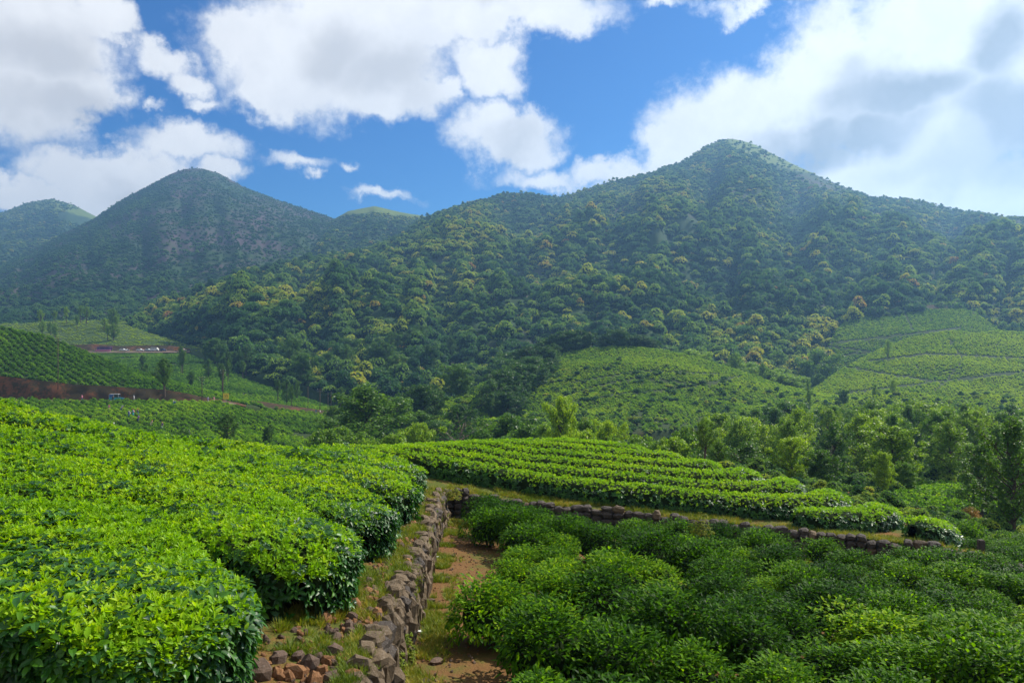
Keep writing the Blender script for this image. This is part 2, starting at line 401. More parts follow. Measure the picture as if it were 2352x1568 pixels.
# ------------------------------------------------------------------ terrain functions
SKX = [0, 44, 87, 131, 174, 218, 261, 313, 392, 479, 566, 610, 653, 697, 740, 784, 828, 871, 920, 975, 1010]
SKY_ = [399, 411, 420, 431, 438, 444, 448, 449, 445, 440, 437, 440, 448, 458, 467, 477, 489, 501, 514, 529, 541]
YLX, YLV = [0, 131, 218, 313, 450, 566, 700, 784, 871, 975], [18, 18, 20, 25, 30, 31, 29, 26.5, 23.5, 20]
CAN, CANM = .85, .60
def sstep(x, a, b):
    t = np.clip((x - a) / (b - a), 0, 1); return t * t * (3 - 2 * t)
def u_height(x, y):
    """clipped height of the tea: the straight hedges are taller than the curved rows of the mound"""
    q = (np.asarray(x, float) + 2.75) * .8 + (np.asarray(y, float) - 19.4) * .6
    return CAN + (CANM - CAN) * sstep(q, 0.6, 2.2)
def u_canopy(x, y):
    x = np.asarray(x, float); y = np.asarray(y, float)
    s2 = -.05 + .10 * sstep(x, -10, 0)
    b = -2.44 - .085 * np.minimum(y, 22.5) + s2 * np.maximum(y - 22.5, 0) + u_height(x, y)
    b = b + .17 * np.maximum(-x - 1.6, 0) - .07 * np.where(x > -3, np.log1p(np.exp(np.clip(2.5 * x, -30, 30))) / 2.5, 0) - .3 * sstep(x, -2, .8)
    ys = np.maximum(y, 6.0); px = CX + x / ys * FPX
    S = (CY - np.interp(px, SKX, SKY_)) / FPX
    yl = np.interp(px, YLX, YLV)
    lim = S * ys - .02 * np.maximum(ys - yl, 0) ** 2 + np.where(y < 9, 9 - y, 0)
    k = .25; h = np.clip(.5 + .5 * (lim - b) / k, 0, 1)
    return lim * (1 - h) + b * h - k * h * (1 - h) * .5
def u_ground(x, y): return u_canopy(x, y) - u_height(x, y)
def l_ground(x, y):
    x = np.asarray(x, float); y = np.asarray(y, float)
    z = -3.15 - .085 * y - .085 * (x + 1.4) - .0066 * np.maximum(x - 12, 0) ** 2
    return z + .05 * fbm(x * .8, y * .8, 5, 3)
WALL1 = [(5.5, -1.30), (7.24, -1.38), (8.33, -1.45), (9.95, -1.49), (10.84, -1.51), (12.5, -1.56), (13.5, -1.60), (15.7, -1.74), (16.7, -1.79), (19.4, -1.9), (22.6, -1.95)]
def wallx(y): return np.interp(y, [p[0] for p in WALL1], [p[1] for p in WALL1])
WALL2 = [(-1.95, 22.6), (-.35, 22.9), (2.5, 22.7), (5.7, 22.0), (8.5, 21.0), (10.65, 20.0), (12.2, 19.2)]
def wally(x): return np.interp(x, [p[0] for p in WALL2], [p[1] for p in WALL2])
def v_ground(x, y):
    x = np.asarray(x, float); y = np.asarray(y, float)
    right = np.clip((x / np.maximum(y, 1) + .05) / .4, 0, 1)
    zr = np.interp(y, [0, 30, 45, 60, 75, 100, 150, 250, 400, 3000, 8000], [-8, -9.5, -11, -11.8, -13.5, -18, -23, -27, -30, -60, -60])
    zl = np.interp(y, [0, 30, 60, 100, 150, 250, 400, 3000, 8000], [-10, -14, -17, -20, -24, -28, -30, -60, -60])
    return zl + (zr - zl) * right + 1.2 * fbm(x / 18, y / 18, 3, 3)
def grid_mesh(name, Pg, mat, **k):
    nr, nc = Pg.shape[:2]; v = Pg.reshape(-1, 3)
    i = (np.arange(nr - 1)[:, None] * nc + np.arange(nc - 1)[None]).ravel()
    f = np.stack([i, i + 1, i + 1 + nc, i + nc], 1)
    me = bpy.data.meshes.new(name); me.vertices.add(len(v)); me.vertices.foreach_set('co', v.astype(np.float32).ravel())
    me.loops.add(f.size); me.loops.foreach_set('vertex_index', f.astype(np.int32).ravel())
    me.polygons.add(len(f)); me.polygons.foreach_set('loop_start', np.arange(len(f), dtype=np.int32) * 4)
    me.update(calc_edges=True); me.validate(); me.polygons.foreach_set('use_smooth', np.ones(len(f), bool))
    me.materials.append(mat); me.update()
    return link(name, me, kind='structure', **k)
BV = []            # ground height queries
def add_bvh(o):
    me = o.data; b = BVHTree.FromPolygons([v.co for v in me.vertices], [p.vertices for p in me.polygons]); BV.append(b); return b
def ground_z(x, y, default=-20):
    best = None
    for b in BV:
        h = b.ray_cast(Vector((x, y, 900)), Vector((0, 0, -1)))[0]
        if h is not None and (best is None or h.z > best): best = h.z
    return default if best is None else best

# valley floor, out to the horizon
aa = np.linspace(-1.15, 1.15, 150); dd = np.concatenate([np.linspace(-10, 60, 40), np.geomspace(64, 7000, 90)])
Y = np.repeat(dd[:, None], 150, 1); X = np.tan(aa)[None] * np.maximum(Y, 25) * 1.0
o = grid_mesh('ground', np.stack([X, Y, v_ground(X, Y)], 2), M['valley'], label='green valley floor below the tea terraces'); add_bvh(o)
# lower terrace with the dirt path
xs = np.concatenate([np.linspace(-2.6, 13, 110), np.linspace(13.4, 48, 60)]); ys = np.concatenate([np.linspace(1, 26, 140), np.linspace(26.5, 62, 40)])
X, Y = np.meshgrid(xs, ys); Z = l_ground(X, Y)
o = grid_mesh('path', np.stack([X, Y, Z], 2), M['earth'], label='bare orange earth path and lower terrace ground'); add_bvh(o)
# upper terrace
xs = np.linspace(0, 1, 90); ys = np.linspace(-3, 22.6, 130)
Y = np.repeat(ys[:, None], 90, 1); X = -34 + (wallx(Y) - .12 + 34) * xs[None] ** .6
Z = u_ground(X, Y) + .05 * fbm(X * 1.3, Y * 1.3, 9, 3)
o = grid_mesh('upper_terrace_ground', np.stack([X, Y, Z], 2), M['terrace_earth'], label='earth and grass of the upper terrace beside the stone wall'); add_bvh(o)
xs = np.linspace(-42, 13.2, 150); t = np.linspace(0, 1, 110) ** 1.3
X = np.repeat(xs[None], 110, 0); Wy = np.where(X < -1.95, 22.6, wally(X) + .12); Y = Wy + (64 - Wy) * t[:, None]
Z = u_ground(X, Y) + .05 * fbm(X * 1.3, Y * 1.3, 9, 3)
o = grid_mesh('mound', np.stack([X, Y, Z], 2), M['terrace_earth'], label='rounded earth mound planted with curved tea rows'); add_bvh(o)

# ------------------------------------------------------------------ hills: lines of (px, py, distance) from the foot to the crest
HILLS = {}
def hill(name, lines, x0, x1, mat, label, nc=160, ns=14, rough=0.0, rs=30.0, gully=0.0, gs=40.0, back=.25, skirt=20.0, seed=1, xfade=None):
    px = np.linspace(x0, x1, nc)
    rows = []
    for ln in lines:
        a = np.array(ln, float); d = np.interp(px, a[:, 0], a[:, 2]); py = np.interp(px, a[:, 0], a[:, 1])
        for _ in range(3):
            d = np.convolve(np.pad(d, 1, 'edge'), [.25, .5, .25], 'valid')
        rows.append((d, (CY - py) / FPX * d))
    d0, z0 = rows[0]; dl, zl = rows[-1]
    rows = [(d0 * .97, z0 - skirt)] + rows + [(dl * (1 + back * .3), zl - dl * back * .06), (dl * (1 + back), zl - dl * back * .45)]
    Dg, Zg, Eg = [], [], []; nl = len(rows)
    for i in range(nl - 1):
        for j in range(ns):
            t = j / ns
            Dg.append(rows[i][0] * (1 - t) + rows[i + 1][0] * t); Zg.append(rows[i][1] * (1 - t) + rows[i + 1][1] * t)
            if i == 0: e = t * .3
            elif i < nl - 3:
                q = (i - 1 + t) / max(1, nl - 4); e = .3 + .7 * math.sin(math.pi * min(1, q)) if q < 1 else .1
                if q > .5: e = max(.06, math.sin(math.pi * q))
            else: e = .06 + .5 * t
            Eg.append(e)
    Dg.append(rows[-1][0]); Zg.append(rows[-1][1]); Eg.append(.5)
    Dg, Zg, Eg = np.array(Dg), np.array(Zg), np.array(Eg)[:, None]
    for _ in range(4):          # round the breaks between the lines, the crest stays
        Zs = Zg.copy(); Zs[1:-1] = .25 * Zg[:-2] + .5 * Zg[1:-1] + .25 * Zg[2:]
        crest = ns * (nl - 3); keep = np.ones(len(Zg), bool); keep[max(crest - 2, 0):crest + 2] = False
        Zg = np.where(keep[:, None], Zs, Zg)
    if xfade: Eg = Eg * sstep(px[None], *xfade)
    if gully:
        u = px[None] + 25 * fbm(Dg / 300, px[None] / 90, seed + 5, 3)
        rg = 1 - np.abs(2 * (fbm(u / gs, Dg / 900, seed, 4) + .5) - 1)
        Dg = Dg * (1 - gully * (rg - .6) * Eg)
    X = (px[None] - CX) / FPX * Dg
    if rough: Zg = Zg + rough * 2 * fbm(X / rs, Dg / rs, seed + 2, 4) * Eg
    Pg = np.stack([X, Dg, Zg], 2)
    ob = grid_mesh(name, Pg, mat, label=label); bv = add_bvh(ob)
    HILLS[name] = (Pg, ns, nl, bv, ob, nc)
    return ob
FAR_L, FAR_R = -420, 1450
hill('far_mountain', [[(-420, 275, 1400), (60, 265, 1400), (150, 262, 1400)], [(-420, 240, 1850), (60, 233, 1850), (150, 245, 1850)],
     [(-420, 226, 2300), (0, 213, 2300), (26, 203, 2300), (52, 199, 2300), (74, 205, 2300), (96, 216, 2300), (115, 227, 2300), (150, 240, 2300)]], FAR_L, 150,
     mountain_mat('far_mountain_ground', 0, 330), 'hazy rounded mountain at the far left', 240, 14, 10, 90, .10, 30, seed=21)
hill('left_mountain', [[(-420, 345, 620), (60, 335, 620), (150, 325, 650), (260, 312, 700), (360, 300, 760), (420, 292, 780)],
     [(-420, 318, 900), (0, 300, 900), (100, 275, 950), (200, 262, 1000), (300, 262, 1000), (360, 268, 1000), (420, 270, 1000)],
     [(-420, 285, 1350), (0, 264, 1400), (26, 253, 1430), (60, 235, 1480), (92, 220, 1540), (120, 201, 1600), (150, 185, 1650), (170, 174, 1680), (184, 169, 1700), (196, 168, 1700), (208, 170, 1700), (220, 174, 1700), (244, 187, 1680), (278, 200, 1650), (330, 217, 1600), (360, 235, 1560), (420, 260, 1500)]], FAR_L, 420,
     mountain_mat('left_mountain_ground', .55, 1e6), 'pointed mountain with brown rock faces at the left, coloured dark for cloud shadow', 360, 24, 14, 80, .09, 40, seed=31)  # dark ground colour stands in for cloud shadow over this mountain
hill('grassy_knob', [[(270, 285, 850), (440, 275, 900), (520, 270, 900)], [(270, 262, 1150), (330, 240, 1150), (374, 236, 1150), (440, 240, 1150), (520, 240, 1150)],
     [(270, 265, 1450), (300, 246, 1450), (325, 224, 1450), (348, 211, 1450), (374, 206, 1450), (400, 212, 1450), (430, 217, 1450), (520, 235, 1450)]], 270, 520,
     mountain_mat('knob_ground', 0, 212), 'small rounded hill with a grassy top between the mountains', 120, 14, 9, 60, .08, 24, seed=41)
hill('great_mountain', [[(40, 356, 560), (95, 356, 560), (112, 352, 555), (190, 354, 530), (222, 366, 440), (260, 380, 360), (330, 400, 325), (420, 412, 320), (520, 410, 335), (600, 392, 360), (700, 378, 385), (790, 398, 390), (825, 372, 450), (860, 318, 520), (914, 314, 530), (960, 316, 530), (1000, 334, 500), (1450, 345, 480)],
     [(40, 355, 565), (95, 354, 565), (112, 342, 570), (190, 328, 570), (260, 330, 510), (330, 340, 480), (420, 335, 520), (520, 325, 560), (610, 315, 590), (731, 300, 640), (830, 292, 660), (930, 285, 670), (1450, 295, 640)],
     [(40, 354, 575), (95, 352, 575), (112, 333, 595), (190, 307, 630), (260, 286, 660), (330, 280, 700), (420, 265, 780), (520, 250, 850), (610, 240, 900), (731, 225, 980), (830, 235, 980), (930, 245, 940), (1450, 255, 880)],
     [(40, 353, 590), (95, 350, 600), (112, 329, 625), (120, 324, 635), (174, 300, 680), (244, 274, 740), (305, 261, 800), (360, 252, 900), (392, 240, 1000), (427, 217, 1080), (470, 203, 1150), (505, 192, 1200), (533, 193, 1210), (560, 197, 1220), (610, 181, 1250), (653, 172, 1280), (684, 162, 1310), (705, 147, 1330), (720, 141, 1340), (731, 140, 1340), (742, 142, 1340), (758, 148, 1340), (784, 161, 1320), (827, 181, 1280), (871, 198, 1250), (914, 200, 1200), (958, 209, 1160), (1024, 220, 1100), (1450, 245, 1050)]], 40, FAR_R,
     mountain_mat('great_mountain_ground', .12, 262), 'great forested mountain rising to a rounded peak at the right', 540, 26, 34, 130, .40, 88, seed=57, xfade=(120, 290))
hill('meadow', [[(-420, 356, 455), (100, 352, 455), (195, 352, 455), (230, 356, 450)], [(-420, 338, 500), (60, 335, 500), (113, 333, 505), (190, 348, 470), (230, 353, 460)],
     [(-420, 330, 560), (20, 323, 560), (60, 320, 560), (113, 320, 560), (150, 333, 530), (190, 345, 500), (230, 350, 480)]], -420, 230, M['valley'], 'sunlit pale green meadow below the left mountain', 160, 8, 2, 30, skirt=12, seed=61)
hill('tea_slope', [[(20, 404, 255), (200, 418, 248), (240, 410, 246), (300, 416, 246), (345, 420, 246)], [(20, 380, 300), (200, 395, 280), (240, 404, 252), (300, 410, 250), (345, 416, 248)],
     [(20, 354, 446), (90, 353.5, 448), (187, 354, 448), (220, 364, 410), (250, 377, 380), (300, 397, 320), (335, 409, 290), (360, 416, 275)]], 20, 360, M['hill_earth'], 'tea slope dotted with thin trees below the far road', 120, 14, 2, 25, skirt=15, seed=71)
hill('left_tea_hill', [[(-420, 402, 213), (100, 402, 213), (180, 403, 213), (232, 404, 213), (260, 408, 213)], [(-420, 368, 217), (-20, 374, 217), (0, 378, 217), (60, 384, 217), (109, 388, 217), (160, 391, 217), (196, 396, 217), (232, 402, 217), (260, 407, 217)],
     [(-420, 345, 234), (0, 353, 234), (87, 367, 234), (174, 386, 229), (232, 400, 224), (260, 406, 222)],
     [(-420, 307, 252), (0, 327, 252), (44, 336, 252), (87, 352, 250), (131, 370, 245), (174, 383, 240), (218, 394, 232), (240, 401, 228), (260, 405, 226)]], -420, 260, M['hill_earth'], 'tea hill above the red road cutting at the left', 260, 8, 1.0, 12, skirt=6, seed=81)
hill('roadside_tea_slope', [[(-420, 485, 105), (120, 475, 112), (230, 462, 120), (313, 456, 132), (345, 456, 138)], [(-420, 425, 160), (120, 430, 160), (230, 430, 160), (280, 436, 155), (313, 448, 150), (345, 454, 142)],
     [(-420, 398, 204), (25, 400, 204), (70, 401, 204), (140, 401.5, 204), (226, 403, 203), (245, 410, 192), (261, 418, 180), (285, 431, 165), (313, 446.5, 152), (345, 454, 146)]], -420, 345, M['hill_earth'], 'tea slope with pickers below the road', 240, 12, 1.2, 18, back=.03, skirt=8, seed=91)
hill('lower_tea_slope', [[(225, 455, 150), (300, 454, 152), (370, 452, 158)], [(225, 403.5, 216), (260, 406, 226), (300, 412, 232), (345, 418, 236), (370, 424, 236)]], 225, 370, M['hill_earth'], 'shaded tea slope under the lower road', 70, 14, 1.5, 20, back=.06, skirt=8, seed=95)
hill('central_tea_hill', [[(380, 446, 165), (500, 440, 180), (560, 436, 190), (650, 430, 200), (720, 424, 215), (800, 414, 240), (840, 408, 262), (890, 405, 275)],
     [(380, 438, 190), (435, 424, 210), (500, 405, 235), (560, 397, 250), (610, 391, 252), (653, 391, 252), (720, 395, 255), (784, 401, 265), (840, 402, 280), (890, 402, 288)],
     [(380, 432, 205), (435, 406, 240), (500, 376, 285), (522, 365, 298), (545, 357, 308), (566, 352, 314), (590, 348, 316), (620, 346.5, 316), (653, 348.5, 314), (697, 357, 308), (740, 371, 304), (784, 386, 300), (827, 394, 298), (860, 397, 298), (890, 400, 298)]], 380, 890, M['hill_earth'], 'rounded tea hill standing in the middle of the valley', 200, 16, 2.2, 28, back=.14, skirt=12, seed=101)
hill('upper_right_tea_hill', [[(800, 392, 415), (900, 362, 430), (1450, 355, 430)], [(812, 372, 435), (840, 345, 455), (900, 332, 465), (960, 330, 465), (1000, 340, 455), (1450, 350, 440)],
     [(800, 388, 430), (815, 368, 445), (828, 346, 460), (840, 326, 485), (855, 318, 500), (871, 315, 505), (914, 310, 512), (960, 308.5, 512), (975, 312, 505), (1000, 331, 475), (1020, 342, 455), (1450, 352, 445)]], 800, FAR_R, M['hill_earth'], 'steep tea slope under the forest edge at the right', 200, 12, 1.5, 25, back=.08, skirt=10, seed=111)
hill('right_tea_dome', [[(795, 412, 290), (850, 408, 295), (900, 406, 295), (1450, 410, 295)], [(800, 403, 318), (850, 390, 330), (900, 375, 340), (958, 368, 342), (1450, 372, 342)],
     [(795, 401, 330), (810, 392, 340), (827, 379, 360), (850, 365, 375), (871, 354, 390), (890, 345, 396), (914, 337, 400), (940, 332, 402), (958, 331, 402), (975, 334, 400), (1000, 330.5, 402), (1030, 333, 402), (1450, 352, 400)]], 795, FAR_R, M['hill_earth'], 'broad sunlit tea dome crossed by dark footpaths at the right', 260, 14, 2.0, 30, back=.10, skirt=10, seed=121)
hill('tea_knoll', [[(830, 424, 225), (960, 424, 225), (1450, 424, 225)], [(825, 412, 245), (850, 403, 252), (870, 396.5, 255), (895, 393, 258), (914, 393, 258), (930, 396, 257), (950, 400, 254), (965, 396.5, 255), (985, 394.5, 256), (1010, 398, 254), (1450, 410, 250)]], 825, FAR_R, M['hill_earth'], 'low tea knoll behind the grove', 170, 14, 1.0, 20, back=.06, skirt=8, seed=131)

# roads and red banks
def strip(name, a, b, mat, label, kind='structure', n=160, rough=0.0, **k):
    """a sheet between two lines of (px, py, d)"""
    A, B = np.array(a, float), np.array(b, float); px = np.linspace(A[0, 0], A[-1, 0], n)
    g = []
    for t in np.linspace(0, 1, 7):
        d = np.interp(px, A[:, 0], A[:, 2]) * (1 - t) + np.interp(px, B[:, 0], B[:, 2]) * t
        za = (CY - np.interp(px, A[:, 0], A[:, 1])) / FPX * np.interp(px, A[:, 0], A[:, 2]); zb = (CY - np.interp(px, B[:, 0], B[:, 1])) / FPX * np.interp(px, B[:, 0], B[:, 2])
        z = za * (1 - t) + zb * t
        d = d + rough * fbm(px / 6, t * 3 + px * 0, 5, 4) * math.sin(math.pi * min(1, t + .15)); z = z + rough * .5 * fbm(px / 5, t * 2 + px * 0, 8, 3) * math.sin(math.pi * t)
        g.append(np.stack([(px - CX) / FPX * d, d, z], 1))
    return grid_mesh(name, np.array(g), mat, label=label, **k)
o = strip('road', [(-420, 398.8, 203), (25, 400.8, 203), (226, 403.6, 202.5), (236, 405.5, 204)], [(-420, 397, 216), (25, 398.5, 216), (226, 400.6, 216), (236, 402.5, 216)], M['road'], 'gravel road along the foot of the red cutting'); add_bvh(o)
strip('red_cutting', [(-420, 399.5, 212.3), (100, 400.5, 212.3), (226, 402.5, 212.3), (246, 406, 212)], [(-420, 366, 215.6), (-20, 371.5, 215.6), (0, 375.5, 215.6), (40, 380, 215.6), (75, 384, 215.6), (109, 385.5, 215.6), (140, 388, 215.6), (165, 389, 215.6), (190, 393.5, 215.6), (200, 396, 215.8), (226, 399.5, 215.8), (246, 404.5, 215.5)], M['red_bank'], 'bare red earth cutting above the road', rough=2.2)
strip('far_road', [(70, 352.4, 449), (190, 352.0, 449)], [(70, 349.6, 462), (190, 349.4, 462)], M['road'], 'far road with parked vehicles below the meadow')
strip('far_red_bank', [(66, 350.2, 458), (190, 350, 458)], [(66, 344.5, 463), (95, 343.5, 464), (120, 345.5, 463), (150, 344.5, 463), (170, 345, 463), (190, 348, 461)], M['red_bank'], 'low red bank behind the far road', rough=1.5)
strip('lower_road_bank', [(228, 404.2, 232), (300, 411.5, 238), (342, 416.5, 240)], [(228, 398.5, 240), (262, 401, 243), (300, 406.5, 245), (342, 412.5, 245)], M['red_bank'], 'dark red bank of the lower road', rough=1.2)
strip('slide_scar', [(450, 328.5, 506), (475, 328, 506), (498, 327, 510)], [(450, 327.5, 509), (462, 325.5, 513), (478, 324.2, 514), (498, 326, 512)], plain('pale_scar_earth', (.15, .085, .075), .95, .1, .8, .25), 'pale pinkish landslip scar in the forest', rough=2.0)
strip('red_clearing', [(908, 308.8, 512), (952, 308.2, 512)], [(908, 307.4, 516), (918, 305.2, 518), (930, 304.6, 518), (942, 304.4, 518), (952, 306.8, 516)], M['red_bank'], 'red bare patch at the forest edge above the tea', rough=1.0)

# ------------------------------------------------------------------ crowns and trees (prototypes)
def ico(sub, r, c, sq=1.0, jit=.12):
    bm = bmesh.new(); bmesh.ops.create_icosphere(bm, subdivisions=sub, radius=1)
    ph = [random.uniform(0, 6) for _ in range(3)]
    v = []
    for q in bm.verts:
        k = r * (1 + jit * math.sin(3.1 * q.co.x + ph[0]) + jit * math.sin(4.3 * q.co.y + ph[1]) * math.cos(3.7 * q.co.z + ph[2]))
        v.append(Vector((q.co.x * k + c[0], q.co.y * k + c[1], q.co.z * k * sq + c[2])))
    bm.verts.index_update(); f = [[q.index for q in p.verts] for p in bm.faces]; bm.free()
    return v, f
def quads(centers, normals, size, jit=.8):
    """many small leaf faces, each turned roughly along its normal"""
    n = len(centers); C_ = np.asarray(centers); N_ = np.asarray(normals) + rng.normal(0, jit, (n, 3))
    N_ /= np.linalg.norm(N_, axis=1, keepdims=True) + 1e-9
    T = np.cross(N_, rng.normal(0, 1, (n, 3))); T /= np.linalg.norm(T, axis=1, keepdims=True) + 1e-9
    B_ = np.cross(N_, T); s = size * rng.uniform(.6, 1.25, n)[:, None]
    v = np.stack([C_ - T * s, C_ + B_ * s * .55 + N_ * s * .15, C_ + T * s, C_ - B_ * s * .55 + N_ * s * .15], 1).reshape(-1, 3)
    return v, np.arange(n * 4).reshape(n, 4)
def np_mesh(name, v, f, mat, more=None):
    me = bpy.data.meshes.new(name); vv = np.asarray(v, np.float32); ff = np.asarray(f, np.int32)
    me.vertices.add(len(vv)); me.vertices.foreach_set('co', vv.ravel())
    me.loops.add(ff.size); me.loops.foreach_set('vertex_index', ff.ravel())
    me.polygons.add(len(ff)); me.polygons.foreach_set('loop_start', np.arange(len(ff), dtype=np.int32) * ff.shape[1])
    me.update(calc_edges=True); me.materials.append(mat); return me
def crown_far(name, lobes, nq, size, flat=.8):
    """a crown 2 wide with its foot at z = 0: leaf faces on a cluster of lobes round a dark inside"""
    mbv, mbf, C_, N_ = [], [], [], []
    for i in range(lobes):
        a = random.uniform(0, 6.28); rr = .62 * math.sqrt(random.random()); c = np.array([rr * math.cos(a), rr * math.sin(a), .55 + .5 * random.random() * (1 - rr)]) * [1, 1, flat * 1.3]
        r = random.uniform(.30, .48)
        v, f = ico(1, r * .86, c, .85); b = len(mbv); mbv += v; mbf += [[k + b for k in q] for q in f]
        m = nq // lobes; d = rng.normal(0, 1, (m, 3)); d[:, 2] = np.abs(d[:, 2]) - .35 * rng.random(m); d /= np.linalg.norm(d, axis=1, keepdims=True)
        C_.append(c + d * r * rng.uniform(.85, 1.12, (m, 1)) * [1, 1, .85]); N_.append(d)
    b = len(mbv); mbv += [Vector((.5 * math.cos(k), .5 * math.sin(k), -.35)) for k in (0, 1.57, 3.14, 4.71)] + [Vector((0, 0, .8))]
    mbf += [[b, b + 1, b + 4], [b + 1, b + 2, b + 4], [b + 2, b + 3, b + 4], [b + 3, b, b + 4]]
    v, f = quads(np.concatenate(C_), np.concatenate(N_), size)
    bcore = [tuple(q) for q in mbv]
    tri = [(a, c, d) for a, c, d in mbf]
    me = bpy.data.meshes.new(name); n0 = len(bcore)
    me.from_pydata(bcore + [tuple(map(float, q)) for q in v], [], tri + [tuple(int(i) + n0 for i in q) for q in f])
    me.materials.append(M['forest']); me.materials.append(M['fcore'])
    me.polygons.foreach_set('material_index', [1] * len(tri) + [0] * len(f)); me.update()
    return proto(name, me)
FOREST = [crown_far('forest_crown', l, q, s, fl) for l, q, s, fl in ((9, 520, .10, .8), (7, 480, .11, 1.0), (11, 560, .095, .65), (6, 440, .11, 1.3), (8, 500, .10, .9), (12, 560, .09, .7))]

def tea_tuft(name):
    C_, N_ = [], []
    d = rng.normal(0, 1, (120, 3)); d[:, 2] = np.abs(d[:, 2]) + .15; d /= np.linalg.norm(d, axis=1, keepdims=True)
    lump = 1 + .15 * np.sin(d[:, :1] * 4 + 1) * np.cos(d[:, 1:2] * 5)
    C_ = d * [.62, .62, .7] * lump
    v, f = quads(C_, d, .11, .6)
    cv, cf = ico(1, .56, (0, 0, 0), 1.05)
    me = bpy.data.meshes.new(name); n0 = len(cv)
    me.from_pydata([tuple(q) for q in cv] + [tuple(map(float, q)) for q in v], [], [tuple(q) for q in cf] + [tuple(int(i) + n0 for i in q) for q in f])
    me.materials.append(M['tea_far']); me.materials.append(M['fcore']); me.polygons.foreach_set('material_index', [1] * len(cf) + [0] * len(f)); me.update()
    return proto(name, me)
TUFT = [tea_tuft('tea_bush_far') for _ in range(4)]

def seg_dist(px, py, poly):
    best = np.full(len(px), 1e9)
    for (x0, y0), (x1, y1) in zip(poly[:-1], poly[1:]):
        dx, dy = x1 - x0, y1 - y0; t = np.clip(((px - x0) * dx + (py - y0) * dy) / (dx * dx + dy * dy), 0, 1)
        best = np.minimum(best, np.hypot(px - x0 - t * dx, py - y0 - t * dy))
    return best
def sample_hill(name, n, first=1, last=None):
    Pg, ns, nl, bv, ob, nc = HILLS[name]
    r0 = ns * first; r1 = ns * (nl - 3) + 3 if last is None else last
    a, b, c, d = Pg[r0:r1, :-1], Pg[r0:r1, 1:], Pg[r0 + 1:r1 + 1, 1:], Pg[r0 + 1:r1 + 1, :-1]
    ar = np.linalg.norm(np.cross(c - a, d - b), axis=2).ravel(); ar = ar / ar.sum()
    k = rng.choice(len(ar), n, p=ar); u, v = rng.random((n, 1)), rng.random((n, 1))
    fl = lambda q: q.reshape(-1, 3)[k]
    p = (fl(a) * (1 - u) + fl(b) * u) * (1 - v) + (fl(d) * (1 - u) + fl(c) * u) * v
    return p
def forest(name, hillname, n, smin, smax, label, mask=None, tint=None, first=1):
    p = sample_hill(hillname, n, first)
    px, py = projpx(p.T); keep = (px > -380) & (px < 1400)
    if mask is not None: keep &= mask(px, py, p)
    p, px, py = p[keep], px[keep], py[keep]; m = len(p)
    cl = fbm(p[:, 0] / 45, p[:, 2] / 30, 17, 3) * 1.6; sz = (smin + (smax - smin) * rng.random(m) ** 2.3)
    tn = np.clip(.47 + .6 * cl + rng.normal(0, .2, m), 0, .87)
    e = rng.random(m); tn = np.where(e > .975, .88 + .08 * rng.random(m), tn); tn = np.where(e > .996, .97 + .03 * rng.random(m), tn)
    if tint is not None: tn = tint(tn, px, py)
    sz = sz * np.where(p[:, 1] > 850, .75, 1.0)
    Pg, ns, nl = HILLS[hillname][:3]; cr = Pg[ns * (nl - 3)]; cpx, cpy = projpx(cr.T)
    sz = sz * np.interp(py - np.interp(px, cpx, cpy), [2, 14], [.72, 1.0])
    sc = np.stack([sz, sz, sz * rng.uniform(.75, 1.25, m)], 1); p[:, 2] -= sz * .25
    rot = np.stack([rng.normal(0, .08, m), rng.normal(0, .08, m), rng.random(m) * 6.28], 1)
    return scatter(name, p, rot, sc, tn, rng.integers(0, len(FOREST), m), FOREST, label=label, cat='forest')
def m1(px, py, p):
    d = np.minimum(seg_dist(px, py, [(455, 326.5), (518, 326)]) / 1.3, seg_dist(px, py, [(912, 305), (950, 305)]))
    rock = seg_dist(px, py, [(690, 225), (655, 245)]) < 10 + 6 * fbm(px / 8, py / 8, 3)
    crest = (seg_dist(px, py, [(735, 141), (800, 172), (840, 190)]) < 7 + 6 * fbm(px / 9, py / 9, 4)) & (rng.random(len(px)) < .8)
    return (d > 2.2) & (px > 114 + 12 * fbm(py / 4, px / 9, 2, 2)) & ~(rock & (rng.random(len(px)) < .85)) & ~crest & (fbm(p[:, 0] / 22, p[:, 1] / 22, 77, 3) > -.3)
forest('forest', 'great_mountain', 60000, 1.9, 6.8, 'dense mixed forest covering the great mountain', m1)
def m2(px, py, p):
    r = np.hypot((px - 215) / 110, (py - 230) / 45); top = np.hypot((px - 200) / 45, (py - 185) / 32)
    return ~((np.minimum(r, top) + .7 * fbm(px / 14, py / 9, 9, 4) < .85) & (rng.random(len(px)) < .55))
forest('forest', 'left_mountain', 52000, 1.7, 4.6, 'forest on the left mountain, coloured darker as under cloud shadow', m2, lambda t, px, py: np.clip(t * .62, 0, 1))  # leaf tint scaled down: cloud shadow painted into the crowns
forest('forest', 'grassy_knob', 7000, 2.8, 5.2, 'forest below the small grassy topped hill', lambda px, py, p: p[:, 2] < 214 + 16 * fbm(px / 9, py / 9, 3))
forest('forest', 'far_mountain', 16000, 3.4, 6.5, 'forest on the hazy far left mountain', lambda px, py, p: np.hypot((px - 84) / 24, (py - 216) / 8) + .5 * fbm(px / 6, py / 6, 5) > 1.0)

